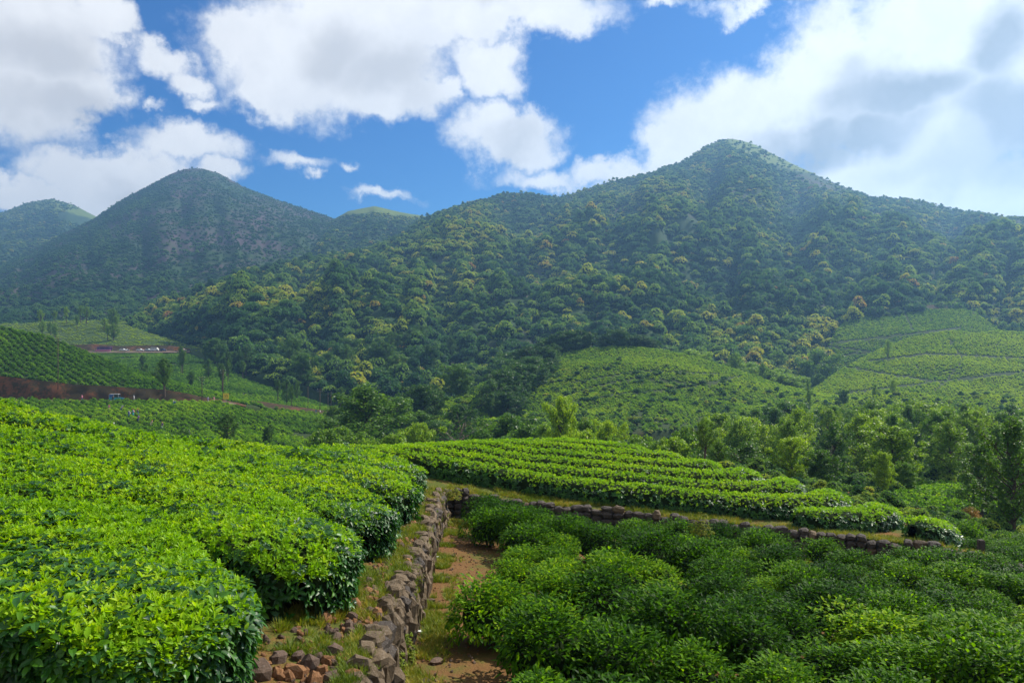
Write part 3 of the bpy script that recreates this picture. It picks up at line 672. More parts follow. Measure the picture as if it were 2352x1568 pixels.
def tea_cover(hillname, ang, row, step, label, lo=.3, hi=.9, bush=1.0, paths=(), pw=1.6, first=1, last=None, clip=None, bare=.35, jit=1.0):
    """rows of clipped bushes laid out on the ground of a hill, each bush set on the slope below it"""
    Pg, ns, nl, bv, ob, nc = HILLS[hillname]
    r0 = ns * first; r1 = (ns * (nl - 3) + 2) if last is None else last
    vis = Pg[r0:r1 + 1].reshape(-1, 3); x0, y0 = vis[:, 0].min(), vis[:, 1].min(); x1, y1 = vis[:, 0].max(), vis[:, 1].max()
    L = math.hypot(x1 - x0, y1 - y0) / 2 + 5; cx_, cy2 = (x0 + x1) / 2, (y0 + y1) / 2
    a, b = np.meshgrid(np.arange(-L, L, step), np.arange(-L, L, row)); a, b = a.ravel(), b.ravel()
    a = a + rng.uniform(-.45, .45, len(a)) * step; b = b + rng.uniform(-.2, .2, len(b)) * row * jit
    b = b + 6 * fbm(a / 40, b / 60, 3, 2) + 1.2 * fbm(a / 9, b / 9, 4, 2)
    x = cx_ + a * math.cos(ang) - b * math.sin(ang); y = cy2 + a * math.sin(ang) + b * math.cos(ang)
    ok = (x > x0) & (x < x1) & (y > y0) & (y < y1) & (fbm(x / 12, y / 12, 19, 3) > -bare); x, y = x[ok], y[ok]
    P_, N_ = [], []
    f0, f1 = r0 * (nc - 1), r1 * (nc - 1)
    for i in range(len(x)):
        h, nrm, fi, _ = bv.ray_cast(Vector((x[i], y[i], 900)), Vector((0, 0, -1)))
        if h is None or not (f0 <= fi < f1): continue
        P_.append(h); N_.append(nrm if nrm.z > 0 else -nrm)
    p = np.array(P_); nr = np.array(N_); px, py = projpx(p.T); k = (px > -330) & (px < 1350)
    for pl in paths: k &= seg_dist(px, py, pl) > pw
    if clip: k &= clip(px, py)
    p, nr = p[k], nr[k]; m = len(p)
    nr = nr + [0, 0, .8]
    rot = align_euler(nr, rng.random(m) * 6.28)
    s = bush * rng.uniform(.7, 1.3, m); sc = np.stack([s * 1.05, s * 1.05, s * rng.uniform(.85, 1.15, m)], 1)
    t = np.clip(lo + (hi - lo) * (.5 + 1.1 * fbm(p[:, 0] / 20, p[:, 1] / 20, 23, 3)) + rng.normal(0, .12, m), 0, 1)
    return scatter('tea_bushes', p, rot, sc, t, rng.integers(0, 4, m), TUFT, label=label, cat='tea bushes')
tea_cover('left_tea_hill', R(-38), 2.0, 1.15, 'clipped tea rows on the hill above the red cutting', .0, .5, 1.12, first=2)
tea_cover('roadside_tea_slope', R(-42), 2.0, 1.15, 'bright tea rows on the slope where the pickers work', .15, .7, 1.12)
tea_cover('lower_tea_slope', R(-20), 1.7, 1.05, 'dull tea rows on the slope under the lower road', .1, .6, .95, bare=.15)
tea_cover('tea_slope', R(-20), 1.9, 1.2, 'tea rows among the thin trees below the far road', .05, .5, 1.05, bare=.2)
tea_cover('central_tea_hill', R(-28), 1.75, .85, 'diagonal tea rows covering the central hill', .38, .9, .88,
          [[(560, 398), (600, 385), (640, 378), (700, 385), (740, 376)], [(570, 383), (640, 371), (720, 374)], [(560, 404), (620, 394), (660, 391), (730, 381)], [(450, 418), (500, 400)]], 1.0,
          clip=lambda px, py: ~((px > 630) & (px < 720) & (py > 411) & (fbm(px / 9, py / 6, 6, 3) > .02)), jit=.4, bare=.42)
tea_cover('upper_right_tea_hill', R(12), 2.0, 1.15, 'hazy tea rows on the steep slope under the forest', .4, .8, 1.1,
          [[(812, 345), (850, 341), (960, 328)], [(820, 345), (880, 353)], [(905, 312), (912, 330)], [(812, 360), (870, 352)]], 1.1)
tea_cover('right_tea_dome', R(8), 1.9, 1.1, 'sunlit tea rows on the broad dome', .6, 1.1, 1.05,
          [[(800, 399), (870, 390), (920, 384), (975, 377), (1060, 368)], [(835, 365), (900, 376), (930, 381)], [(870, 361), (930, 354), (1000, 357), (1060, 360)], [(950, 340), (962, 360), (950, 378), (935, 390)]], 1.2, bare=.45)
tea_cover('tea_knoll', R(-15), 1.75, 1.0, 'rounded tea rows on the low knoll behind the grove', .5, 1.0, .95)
p = sample_hill('meadow', 6000); m = len(p)
scatter('meadow_grass', p, np.stack([p[:, 0] * 0, p[:, 0] * 0, rng.random(m) * 6.28], 1), np.stack([rng.uniform(1, 2, m), rng.uniform(1, 2, m), rng.uniform(.3, .6, m)], 1), rng.uniform(.9, 1, m), rng.integers(0, 4, m), TUFT, label='pale grass and low growth of the sunlit meadow', cat='grass')

# individual trees ------------------------------------------------------------
def tree_proto(kind, seed):
    """returns trunk mesh, crown mesh and height; foot at the origin"""
    random.seed(seed); tr = MB(); C_, N_ = [], []
    if kind == 'slender': H, cb, spread, nl, lq, cs = 12.0, .20, 3.0, 46, 115, .72
    elif kind == 'tall': H, cb, spread, nl, lq, cs = 14.0, .46, 2.6, 32, 115, .7
    elif kind == 'broad': H, cb, spread, nl, lq, cs = 10.0, .26, 3.7, 56, 130, .72
    elif kind == 'round': H, cb, spread, nl, lq, cs = 7.0, .10, 3.1, 52, 120, .66
    elif kind == 'bare': H, cb, spread, nl, lq, cs = 8.0, .25, 2.6, 22, 22, .9
    else: H, cb, spread, nl, lq, cs = 2.2, .05, 1.1, 14, 50, .42       # shrub
    r0 = .016 * H + .03
    bend = [Vector((random.uniform(-.04, .04) * H * t, random.uniform(-.04, .04) * H * t, H * t * .93)) for t in (0, .25, .5, .75, 1)]
    tr.tube([Vector((0, 0, -1.2))] + bend, [r0 * 1.35, r0 * 1.2, r0 * .9, r0 * .7, r0 * .45, r0 * .15], 7)
    def axis(t):
        q = t * 4; i = min(3, int(q)); return bend[i].lerp(bend[i + 1], q - i)
    for i in range(nl):
        t = cb + (1 - cb) * (i + random.random()) / nl; a = i * 2.4 + random.uniform(-.5, .5); st = axis(max(.08, t - .12))
        u = (t - cb) / (1 - cb)
        prof = {'slender': .35 + .65 * math.sin(math.pi * min(1, .15 + .8 * u)), 'tall': .4 + .6 * math.sin(math.pi * (.2 + .7 * u)), 'broad': .55 + .45 * math.sin(math.pi * (.1 + .75 * u)), 'round': .6 + .4 * math.sin(math.pi * (.15 + .7 * u))}.get(kind, .7)
        rr = spread * prof * random.uniform(.25, 1.08)
        if u > .9: rr *= .35
        en = Vector((math.cos(a) * rr, math.sin(a) * rr, axis(t).z + rr * random.uniform(.05, .5) * (.6 if kind == 'round' else 1)))
        en.z = min(en.z, H - .2 * cs); mid = st.lerp(en, .5) + Vector((0, 0, -.06 * rr))
        tr.tube([st, mid, en], [r0 * .38, r0 * .26, r0 * .08], 5, False)
        for _ in range(2 if kind != 'bare' else 5):
            e2 = en + Vector((random.uniform(-1, 1), random.uniform(-1, 1), random.uniform(-.2, .9))) * cs * .9
            tr.tube([mid.lerp(en, .5), e2], [r0 * .14, r0 * .04], 4, False)
        for c, k in ((en, 1.0), (st.lerp(en, .65) + Vector((random.uniform(-.4, .4), random.uniform(-.4, .4), .1)) * cs, .6)):
            m = int(lq * k); d = rng.normal(0, 1, (m, 3)); d /= np.linalg.norm(d, axis=1, keepdims=True)
            r = cs * random.uniform(.7, 1.15) * rng.uniform(.15, 1.25, (m, 1)) ** .7
            C_.append(np.array(c) + d * r * ([1, 1, .75] if kind in ('broad', 'round') else [.85, .85, 1.05])); N_.append(d + [0, 0, .35])
    v, f = quads(np.concatenate(C_), np.concatenate(N_), .10 if kind == 'shrub' else (.15 if kind in ('slender', 'tall', 'bare') else .16), .75)
    mat = M['tree']
    return tr.mesh('trunk', M['pale_bark'] if kind == 'bare' else M['bark'], True), np_mesh('crown', v, f, mat), H
TP = {k: [tree_proto(k, s * 7 + i) for i in range(n)] for s, (k, n) in enumerate((('slender', 5), ('tall', 4), ('broad', 4), ('round', 4), ('bare', 2), ('shrub', 3)))}
random.seed(5)
def tree(px, top, d, kind, tint, name, label, group=None, wide=1.0, base=None, cmat=None, cat='tree'):
    x, y = (px - CX) / FPX * d, d
    z = ground_z(x, y) if base is None else (CY - base) / FPX * d
    tm, cm, H = random.choice(TP[kind]); h = max(1.2 if kind != 'shrub' else .4, (CY - top) / FPX * d - z); s = h / H
    e = empty(name, (x, y, z), random.uniform(0, 6.28), (s * wide, s * wide, s), label=label, cat=cat, group=group)
    link('trunk', tm, e)
    if cmat:
        cm = cm.copy(); cm.materials[0] = cmat
    c = link('crown', cm, e); c['tint'] = float(min(1, max(0, tint)))
    return e
D_ = .43537      # the lists below were read off a 2352 x 1568 print
ONE = [ # single trees: x, top y, distance, kind, tint, width, label
 (2325, 950, 36, 'slender', .35, 1.1, 'large dark tree at the right edge with forked trunk'),
 (2255, 1010, 50, 'slender', .35, 1.3, 'leafy tree just left of the large dark edge tree'),
 (2345, 1000, 52, 'slender', .25, 1.1, 'dim slender tree behind the large dark edge tree'),
 (2030, 1035, 60, 'broad', .8, .7, 'bright rounded tree lit from behind at the grove front'),
 (2075, 1060, 64, 'round', .45, .9, 'dusky bush beside the bright rounded grove tree'),
 (1815, 1000, 64, 'broad', .85, .9, 'flat topped yellow green tree in the grove'),
 (1885, 1030, 60, 'round', .30, 1.1, 'grey green rounded tree before the flat topped tree'),
 (1955, 1090, 62, 'round', .2, 1.0, 'dark low tree between two brighter grove trees'),
 (1715, 1010, 64, 'slender', .3, 1.7, 'dark bushy tree left of the flat topped tree'),
 (1618, 955, 60, 'tall', .55, 1.3, 'tall straight tree with bare dark trunk beside the mound'),
 (1650, 1005, 66, 'slender', .6, 1.2, 'light green leafy tree behind the tall straight trunk'),
 (1552, 1000, 74, 'round', .75, .85, 'light green small tree behind the crest of the mound'),
 (1580, 978, 90, 'round', .45, .8, 'dark green round crowned tree left of the tall straight tree'),
 (1292, 903, 88, 'broad', .85, .52, 'bright yellow green tree standing alone above the mound'),
 (1250, 965, 92, 'slender', .6, 1.2, 'medium green tree left of the bright lone tree'),
 (1345, 955, 94, 'slender', .55, 1.0, 'medium green tree right of the bright lone tree'),
 (1398, 960, 84, 'broad', .85, .6, 'small bright tree right of the lone yellow green tree'),
 (1470, 998, 80, 'round', .6, 1.0, 'rounded bush like tree behind the right of the mound crest'),
 (1345, 985, 76, 'round', .8, .7, 'low bright bush at the foot of the lone tree'),
 (742, 982, 112, 'round', .55, 1.0, 'rounded green tree at the left end of the hedge line behind the tea'),
 (790, 978, 118, 'round', .5, 1.0, 'rounded green tree second in the clump behind the tea'),
 (838, 880, 138, 'slender', .40, 2.0, 'wide feathery tree rising above the rounded clump'),
 (965, 966, 104, 'broad', .78, .9, 'bright rounded tree left of the bare purplish tree'),
 (905, 992, 96, 'round', .68, 1.0, 'low light green bush behind the left of the mound'),
 (858, 1000, 100, 'round', .45, .9, 'low dull bush left of the light green bush'),
 (1062, 958, 112, 'bare', .1, 1.5, 'bare purplish grey tree behind the mound'),
 (1165, 950, 120, 'round', .3, 1.2, 'dark rounded tree right of the bare tree'),
 (1215, 972, 110, 'round', .4, 1.0, 'dull green tree between the dark tree and the lone bright tree'),
 (1110, 985, 105, 'round', .3, 1.0, 'low dark bush right of the bare tree'),
 (522, 945, 128, 'tall', .3, 1.5, 'thin tree with dark trunk on the roadside tea slope'),
 (614, 978, 140, 'round', .2, .75, 'small dark tree low on the roadside tea slope'),
 (425, 985, 128, 'round', .3, 1.1, 'grey green bush at the foot of the pickers slope'),
 (378, 818, 214, 'tall', .35, 1.5, 'tall tree with flat crown at the road cutting'),
 (2040, 780, 372, 'slender', .75, .9, 'small tree on the left shoulder of the tea dome'),
 (2010, 880, 262, 'slender', .7, 1.1, 'pointed bright tree before the tea dome'),
 (2052, 868, 268, 'slender', .85, .9, 'pale slim tree right of the pointed bright tree'),
 (1938, 893, 255, 'round', .25, .7, 'dark round tree before the tea dome'),
 (1856, 868, 290, 'slender', .7, .9, 'slim tree at the left foot of the tea dome'),
 (1690, 808, 330, 'slender', .6, 1.1, 'upright tree right of the central tea hill'),
 (1752, 832, 320, 'slender', .5, .9, 'second upright tree right of the central tea hill'),
 (1858, 892, 250, 'slender', .6, .9, 'slim light tree in the saddle before the tea dome'),
 (1815, 855, 345, 'round', .75, .9, 'yellow green tree in the hollow left of the tea dome'),
 (1880, 800, 400, 'round', .5, 1.0, 'round tree at the left edge of the upper tea slope'),
]
for (x, t, d, k, tn, w, lb) in ONE:
    tree(x * D_, t * D_, d, k, tn, 'bare_tree' if k == 'bare' else 'tree', lb, None, w, cmat=None)
ORD = 'first second third fourth fifth sixth seventh eighth ninth tenth eleventh twelfth thirteenth fourteenth fifteenth sixteenth seventeenth eighteenth nineteenth'.split()
TENS = {20: 'twentieth', 30: 'thirtieth', 40: 'fortieth', 50: 'fiftieth'}
def ordinal(i):
    if i <= 19: return ORD[i - 1]
    return TENS[i] if i in TENS else {2: 'twenty', 3: 'thirty', 4: 'forty', 5: 'fifty'}[i // 10] + ' ' + ORD[i % 10 - 1]
def ordinals(made, label):
    for i, (x, o) in enumerate(sorted(made, key=lambda q: q[0])): o['label'] = label + ', ' + ordinal(i + 1) + ' from the left'
def many(n, xr, topf, dr, kinds, tints, name, label, group, wide=(.8, 1.2), cond=None):
    k = 0; tries = 0; made = []
    while k < n and tries < n * 30:
        tries += 1; x = random.uniform(*xr); d = random.uniform(*dr); t = topf(x, d)
        if t is None or (cond and not cond(x, d)): continue
        kd = random.choice(kinds)
        made.append((x, tree(x, t + random.uniform(-3, 5), d, kd, random.uniform(*tints), name, label, group, random.uniform(*wide)))); k += 1
    ordinals(made, label)
many(52, (690, 1060), lambda x, d: np.interp(d, [60, 100, 170], [428, 406, 397]) + np.interp(x, [690, 760, 900, 1060], [16, 4, 0, 0]), (70, 165), ['slender', 'slender', 'tall', 'broad', 'tall'], (.25, .9), 'tree', 'slender light green tree of the grove behind the mound', 'slender grove trees', (.85, 1.45), lambda x, d: d > np.interp(x, [690, 800, 1060], [90, 72, 66]))
many(14, (640, 1060), lambda x, d: np.interp(d, [60, 100], [470, 450]) + np.interp(x, [640, 900, 1060], [-22, 0, 14]), (58, 100), ['round', 'slender', 'broad'], (.15, .6), 'tree', 'low leafy tree filling the foot of the grove', 'undergrowth trees of the grove', (.9, 1.4), lambda x, d: d > np.interp(x, [640, 900, 1060], [72, 60, 58]))
many(20, (140, 345), lambda x, d: CY - (ground_z((x - CX) / FPX * d, d) + random.uniform(8, 12)) * FPX / d, (262, 430), ['tall', 'tall', 'slender'], (.2, .5), 'tree', 'thin tree among tea below the far road', 'thin trees on the slope below the far road', (.7, 1.2), lambda x, d: d < np.interp(x, [140, 190, 250, 345], [440, 430, 370, 280]))
many(16, (40, 118), lambda x, d: CY - (ground_z((x - CX) / FPX * d, d) + random.uniform(9, 13)) * FPX / d, (480, 552), ['tall', 'tall', 'slender'], (.5, .8), 'tree', 'thin tree standing in the sunlit meadow', 'thin trees of the sunlit meadow', (.9, 1.4))
many(34, (200, 545), lambda x, d: CY - (ground_z((x - CX) / FPX * d, d) + random.uniform(9, 16)) * FPX / d, (330, 420), ['slender', 'slender', 'round'], (.1, .4), 'tree', 'tall dim tree at the foot of the forest', 'trees at the foot of the forest', (1.0, 1.6), lambda x, d: d > np.interp(x, [200, 260, 330, 545], [400, 360, 335, 330]))
many(22, (320, 545), lambda x, d: CY - (ground_z((x - CX) / FPX * d, d) + random.uniform(6, 11)) * FPX / d, (150, 300), ['slender', 'round', 'round'], (.15, .5), 'tree', 'rounded dull green tree on the valley floor', 'trees on the valley floor left of the central hill', (1.0, 1.5), lambda x, d: d > 240 or x < 470)
many(20, (482, 560), lambda x, d: CY - (ground_z((x - CX) / FPX * d, d) + random.uniform(6, 10)) * FPX / d, (205, 300), ['round', 'slender', 'round'], (.02, .3), 'tree', 'dark tree in the gully beside the central tea hill', 'trees of the gully on the central tea hill', (1.3, 1.9), lambda x, d: abs(x - np.interp(d, [200, 240, 300], [490, 508, 548])) < 14)
many(18, (520, 660), lambda x, d: np.interp(x, [520, 560, 590, 610, 640, 665], [348, 332, 324, 326, 334, 340]) + random.uniform(0, 4), (318, 326), ['round'], (.02, .2), 'tree', 'dark tree of the hedgerow on the central hill crest', 'hedgerow trees on the central hill crest', (1.3, 1.9))
many(16, (665, 790), lambda x, d: np.interp(x, [665, 790], [342, 372]) + random.uniform(0, 6), (318, 340), ['round'], (.4, .8), 'tree', 'small bright tree along the back edge of the central hill', 'small trees behind the central hill', (1.1, 1.6))
many(18, (700, 830), lambda x, d: CY - (ground_z((x - CX) / FPX * d, d) + random.uniform(6, 10)) * FPX / d, (330, 430), ['round', 'slender', 'broad'], (.25, .75), 'tree', 'mixed green tree in the hollow behind the central hill', 'trees of the hollow behind the central hill', (.9, 1.3))
# hedge line under the forest edge
many(14, (815, 965), lambda x, d: CY - (ground_z((x - CX) / FPX * d, d) + random.uniform(2.5, 4)) * FPX / d, (512, 518), ['round'], (.05, .25), 'tree', 'dark low tree of the hedge above the steep tea slope', 'hedge trees under the forest edge', (.9, 1.3))
SHRUBS = [(1885, 1140, 52, .7), (1950, 1150, 50, .9), (2075, 1165, 48, .4), (2110, 1180, 46, .8), (2180, 1185, 44, .9), (2250, 1190, 42, .6), (2270, 1215, 36, .95), (2310, 1210, 40, .8), (2060, 1150, 55, .2), (2230, 1165, 47, .3)]
sh = []
for i, (x, t, d, tn) in enumerate(SHRUBS):
    sh.append((x, tree(x * D_, t * D_, d, 'shrub', tn, 'shrub', 'young shrub with orange pink new leaves below the grove', 'orange leaved shrubs below the grove', 1.2, cmat=M['orange_leaf'], cat='shrub')))
ordinals(sh, 'young shrub with orange pink new leaves below the grove')

# undergrowth on the valley floor
n = 7000; dd_ = 34 + 250 * rng.random(n) ** 1.5; pxx = rng.uniform(330, 1350, n); x = (pxx - CX) / FPX * dd_; y = dd_
ok = ~((pxx > 905) & (pxx < 985) & (dd_ > 50) & (dd_ < 72)) & ~((x < 16) & (dd_ < 62)); x, y = np.concatenate([x[ok], rng.uniform(16.5, 44, 900)]), np.concatenate([y[ok], rng.uniform(4, 40, 900)]); z = np.array([ground_z(a, b) for a, b in zip(x, y)]); n = len(x)
sz = rng.uniform(.35, 1.0, n) * np.clip(y / 70, .6, 1.5)
scatter('undergrowth', np.stack([x, y, z - .1], 1), np.stack([x * 0, x * 0, rng.random(n) * 6.28], 1), np.stack([sz, sz, sz * rng.uniform(.6, 1.1, n)], 1), np.clip(.45 + rng.normal(0, .2, n), 0, .85), rng.integers(0, len(FOREST), n), FOREST, label='low green undergrowth covering the valley floor', cat='undergrowth')
px_, dd_ = np.meshgrid(np.arange(895, 995, 8.5), np.arange(52, 74, 1.6)); px_ = px_.ravel() + rng.uniform(-2, 2, px_.size) + dd_.ravel() % 3.2 * 2; dd_ = dd_.ravel() + rng.uniform(-.2, .2, dd_.size); x = (px_ - CX) / FPX * dd_; n = len(x)
z = np.array([ground_z(a, b) for a, b in zip(x, dd_)])
scatter('tea_bushes', np.stack([x, dd_, z], 1), np.stack([x * 0, x * 0, rng.random(n) * 6.28], 1), rng.uniform(.8, 1.15, n), np.clip(.35 + rng.normal(0, .15, n), 0, 1), rng.integers(0, 4, n), TUFT, label='patch of dark tea rows in the clearing of the grove', cat='tea bushes')

# ------------------------------------------------------------------ haze in the valley air
t = NT('valley_haze'); pv = t.new('ShaderNodeVolumePrincipled'); pv.inputs['Color'].default_value = (.30, .60, 1.0, 1); pv.inputs['Density'].default_value = .00027; pv.inputs['Anisotropy'].default_value = .45
t.L(pv.outputs[0], t.out.inputs['Volume'])
hz = MB(); hz.box((0, 1400, 195), (3300, 1480, 275)); hz.build('haze', t.m, kind='stuff', label='thin blue haze hanging in the valley air', cat='haze')

# ------------------------------------------------------------------ tea hedges of the upper terrace
def hedge(path, width, label, group, gfun, dens=1.0, h=CAN, young=.8, seed=0, leaves=0, endr=None, pw=.42, lump=1.0, patch=1.3):
    """path: centre line on the ground; foliage sampled over a rounded box section, a dark twiggy inside below it"""
    P0 = np.array(path, float); seg = np.linalg.norm(np.diff(P0, axis=0), axis=1); s = np.concatenate([[0], np.cumsum(seg)]); L = s[-1]
    def at(t):
        x, y = np.interp(t, s, P0[:, 0]), np.interp(t, s, P0[:, 1]); e = .15
        tx = np.interp(np.minimum(t + e, L), s, P0[:, 0]) - np.interp(np.maximum(t - e, 0), s, P0[:, 0]); ty = np.interp(np.minimum(t + e, L), s, P0[:, 1]) - np.interp(np.maximum(t - e, 0), s, P0[:, 1])
        n = np.hypot(tx, ty) + 1e-9; return x, y, tx / n, ty / n
    er = endr or width * .5
    def shape(t, th, k=1.0):
        """surface point and outward normal for the place t along the row and the angle th round it"""
        x, y, tx, ty = at(t); dend = np.minimum(t, L - t); q = np.clip(1 - dend / er, 0, 1); rnd = np.sqrt(np.clip(1 - q * q, 0.0, 1)); hh = .55 + .45 * np.sqrt(np.clip(1 - q ** 4, 0, 1))
        wob = 1 + .17 * min(lump, 1.9) * fbm(t / .9, th * .6, seed, 3) + .10 * fbm(t / .35, th, seed + 3, 2); rz = lump * (.13 * fbm(x / 1.3, y / 1.3, 40, 3) + .09 * fbm(x / .45, y / .45, 41, 2))
        c, sn = np.cos(th), np.sin(th)
        u = np.sign(c) * np.abs(c) ** pw * width * .5 * rnd * wob * k * (.82 + .18 * np.sin(th) ** .5); z = np.abs(sn) ** (pw * 1.1) * (h + rz) * hh * k
        nu = np.sign(c) * np.abs(c) ** (1.6); nz = np.abs(sn) ** 1.4 + .02
        gx, gy = x - ty * u, y + tx * u
        zz = gfun(gx, gy)
        sgn = np.where(t < L / 2, -1.0, 1.0) * q ** 2 * .9
        nr = np.stack([-ty * nu + tx * sgn, tx * nu + ty * sgn, nz * (1 - .3 * q)], 1)
        return np.stack([gx, gy, zz + z], 1), nr
    root = empty('tea_hedge', (float(P0[0, 0]), float(P0[0, 1]), float(gfun(P0[0, 0], P0[0, 1]))), label=label, cat='tea hedge', group=group)
    org = np.array(root.location)
    # inside
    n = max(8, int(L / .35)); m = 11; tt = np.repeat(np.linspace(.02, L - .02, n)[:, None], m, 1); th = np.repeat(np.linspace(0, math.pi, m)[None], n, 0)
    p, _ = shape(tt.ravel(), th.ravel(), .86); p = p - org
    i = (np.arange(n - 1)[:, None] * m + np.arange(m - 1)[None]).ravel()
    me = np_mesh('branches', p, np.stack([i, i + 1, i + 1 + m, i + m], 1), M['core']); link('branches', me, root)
    # foliage
    x, y, _, _ = at(np.linspace(0, L, 60)); dist = np.maximum(np.hypot(x, y), 4)
    den = np.clip(9500 / dist ** 1.3, 150, 900) * dens
    cum = np.concatenate([[0], np.cumsum((den[1:] + den[:-1]) / 2 * L / 59)]); N = int(cum[-1] * (width + 1.2 * h))
    t = np.interp(rng.random(N) * cum[-1], cum, np.linspace(0, L, 60)); ap = rng.random(N)
    th = np.where(ap < .58, np.arccos(np.clip(rng.uniform(-1, 1, N), -1, 1) ** 3 * np.abs(1)), 0)
    # even over the flat top, then the two sides
    uu = rng.uniform(-1, 1, N); th_top = np.arccos(np.sign(uu) * np.abs(uu) ** (1 / pw)); sd_ = rng.random(N) ** 1.3
    th_side = np.arcsin(np.clip(sd_ ** (1 / .46), 0, 1)); th_side = np.where(rng.random(N) < .5, th_side, math.pi - th_side)
    top = ap < (width * .95) / (width + 1.2 * h); th = np.where(top, th_top, th_side)
    p, nr = shape(t, th, rng.uniform(.9, 1.05, N)); x, y = p[:, 0], p[:, 1]; d = np.maximum(np.linalg.norm(p, axis=1), 3)
    up = nr[:, 2] / (np.linalg.norm(nr, axis=1) + 1e-9)
    flush = young + patch * fbm(x / .8, y / .8, 50, 3) - 1.6 * np.clip(.75 - up, 0, 1)
    yg = rng.random(N) < np.clip(flush, .02, .97)
    nr = nr / np.linalg.norm(nr, axis=1, keepdims=True) * np.where(yg, .55, 1.0)[:, None] + [0, 0, .5] + rng.normal(0, .28, (N, 3))
    rot = align_euler(nr, rng.random(N) * 6.28)
    sc = np.interp(d, [4, 7, 11, 20, 40], [1.15, .92, .80, .98, 1.15]) * rng.uniform(.7, 1.3, N) * np.where(yg, 1.0, 1.15)
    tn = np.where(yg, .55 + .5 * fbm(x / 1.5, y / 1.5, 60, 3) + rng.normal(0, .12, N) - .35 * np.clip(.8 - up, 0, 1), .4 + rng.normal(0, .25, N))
    pk = np.where(yg, rng.integers(0, 4, N), rng.integers(4, 8, N))
    scatter('foliage', p - org, rot, sc, np.clip(tn, 0, 1), pk, SHOOTS, root)
    if leaves:      # the nearest leaves, each one picked out
        lm = []
        for q in range(5):
            mb = MB(); mb.add(*leaf_geo(.088, .036, 0, R(25), random.uniform(.7, 1.6), fold=random.uniform(.25, .5))); me = mb.mesh('leaf', M['tea_old'] if q < 3 else M['tea_young'], True); lm.append(me)
        near = (t < 2.6)
        idx = np.where((d < 8.5) & (up < .97) & near)[0]; idx = rng.choice(idx, min(leaves, len(idx)), replace=False)
        for k in idx:
            lf = link('leaf', lm[random.randrange(5)], root); lf.location = p[k] - org + np.array([0, 0, .01]) + nr[k] * .03
            lf.rotation_euler = align_euler(nr[k:k + 1] + rng.normal(0, .3, (1, 3)), rng.random(1) * 6.28)[0]
            lf.scale = [random.uniform(.75, 1.3)] * 3; lf['tint'] = random.random() * .7
    return root
NL = 0
LEFT = [((-2.45, 5.3), 'nearest tea hedge filling the bottom left corner with large leaves', 300),
        ((-2.28, 8.6), 'second tea hedge whose dark leafy end overhangs the rubble by the wall', 150),
        ((-2.32, 12.0), 'third tea hedge ending above the middle of the stone wall', 0),
        ((-2.42, 15.7), 'fourth tea hedge ending near the far part of the stone wall', 0),
        ((-2.6, 19.2), 'fifth tea hedge ending just before the wall corner', 0)]
dl = np.array([-.6, .8])
for i, ((x, y), lb, lv) in enumerate(LEFT):
    L = [26, 26, 26, 26, 24][i]; tt = np.linspace(0, L, 40)
    bend = .9 * np.sin(tt / 9.0 + i * .3) * (tt / L)
    path = np.stack([x + dl[0] * tt + bend * .8, y + dl[1] * tt + bend * .6], 1)
    w = 2.42 if i < 2 else 2.3
    hedge(path, w, lb, 'straight tea hedges above the stone wall', u_ground, 1.0, seed=100 + i, leaves=lv, endr=1.1, pw=.33, lump=1.9)
# a strip further left, seen only at the left edge
hedge(np.stack([-5.3 + dl[0] * np.linspace(0, 22, 30), 5.4 + dl[1] * np.linspace(0, 22, 30)], 1), 2.3, 'tea hedge along the left edge beyond the nearest one', 'straight tea hedges above the stone wall', u_ground, .8, seed=120, pw=.33, lump=1.9)
# curved rows of the mound: straight behind the wall, then round the far side
def inside(x, y):
    """on the mound: behind the path on top of the second wall and right of the last straight hedge"""
    q = (x + 2.75) * .8 + (y - 19.4) * .6
    return (y > wally(x) + .72 + .2 * np.sin(x * 1.3)) & (q > 1.5) & (x < 12.6)
mcx, mcy = 3.4, 33.05; RW = 1.42; cnt = 0
TL = R(-9)
for k in range(1, 13):
    Rr = k * RW - .75
    a = np.linspace(R(-90), R(60), 90)
    xl = np.linspace(-22, mcx, 90); wig = .12 * np.sin(xl * .9 + k)
    px_ = np.concatenate([xl, mcx + Rr * .92 * np.sign(np.cos(a[1:])) * np.abs(np.cos(a[1:])) ** .45]); py_ = np.concatenate([mcy - Rr + wig, mcy + Rr * np.sign(np.sin(a[1:])) * np.abs(np.sin(a[1:])) ** .45])
    qx, qy = px_ - mcx, py_ - mcy; px_, py_ = mcx + qx * math.cos(TL) - qy * math.sin(TL), mcy + qx * math.sin(TL) + qy * math.cos(TL)
    ok = inside(px_, py_) & (np.array(px_) > -16)
    runs = []; cur = []
    for q in range(len(px_)):
        if ok[q]: cur.append((px_[q], py_[q]))
        elif cur: runs.append(cur); cur = []
    if cur: runs.append(cur)
    for run in runs:
        Lr = sum(math.dist(u, v) for u, v in zip(run[:-1], run[1:]))
        if Lr < 1.6: continue
        # rows break here and there where a picker can step through
        cnt += 1
        hedge(run, RW * .73, 'curved tea hedge on the mound, ' + ordinal(13 - k) + ' row above the low wall' + ('' if len(runs) == 1 else ', ' + ordinal(runs.index(run) + 1) + ' piece'), 'curved tea hedges on the mound', u_ground, 1.0, h=CANM, young=1.05, seed=200 + cnt, endr=.45, pw=.55, lump=.35, patch=.5)

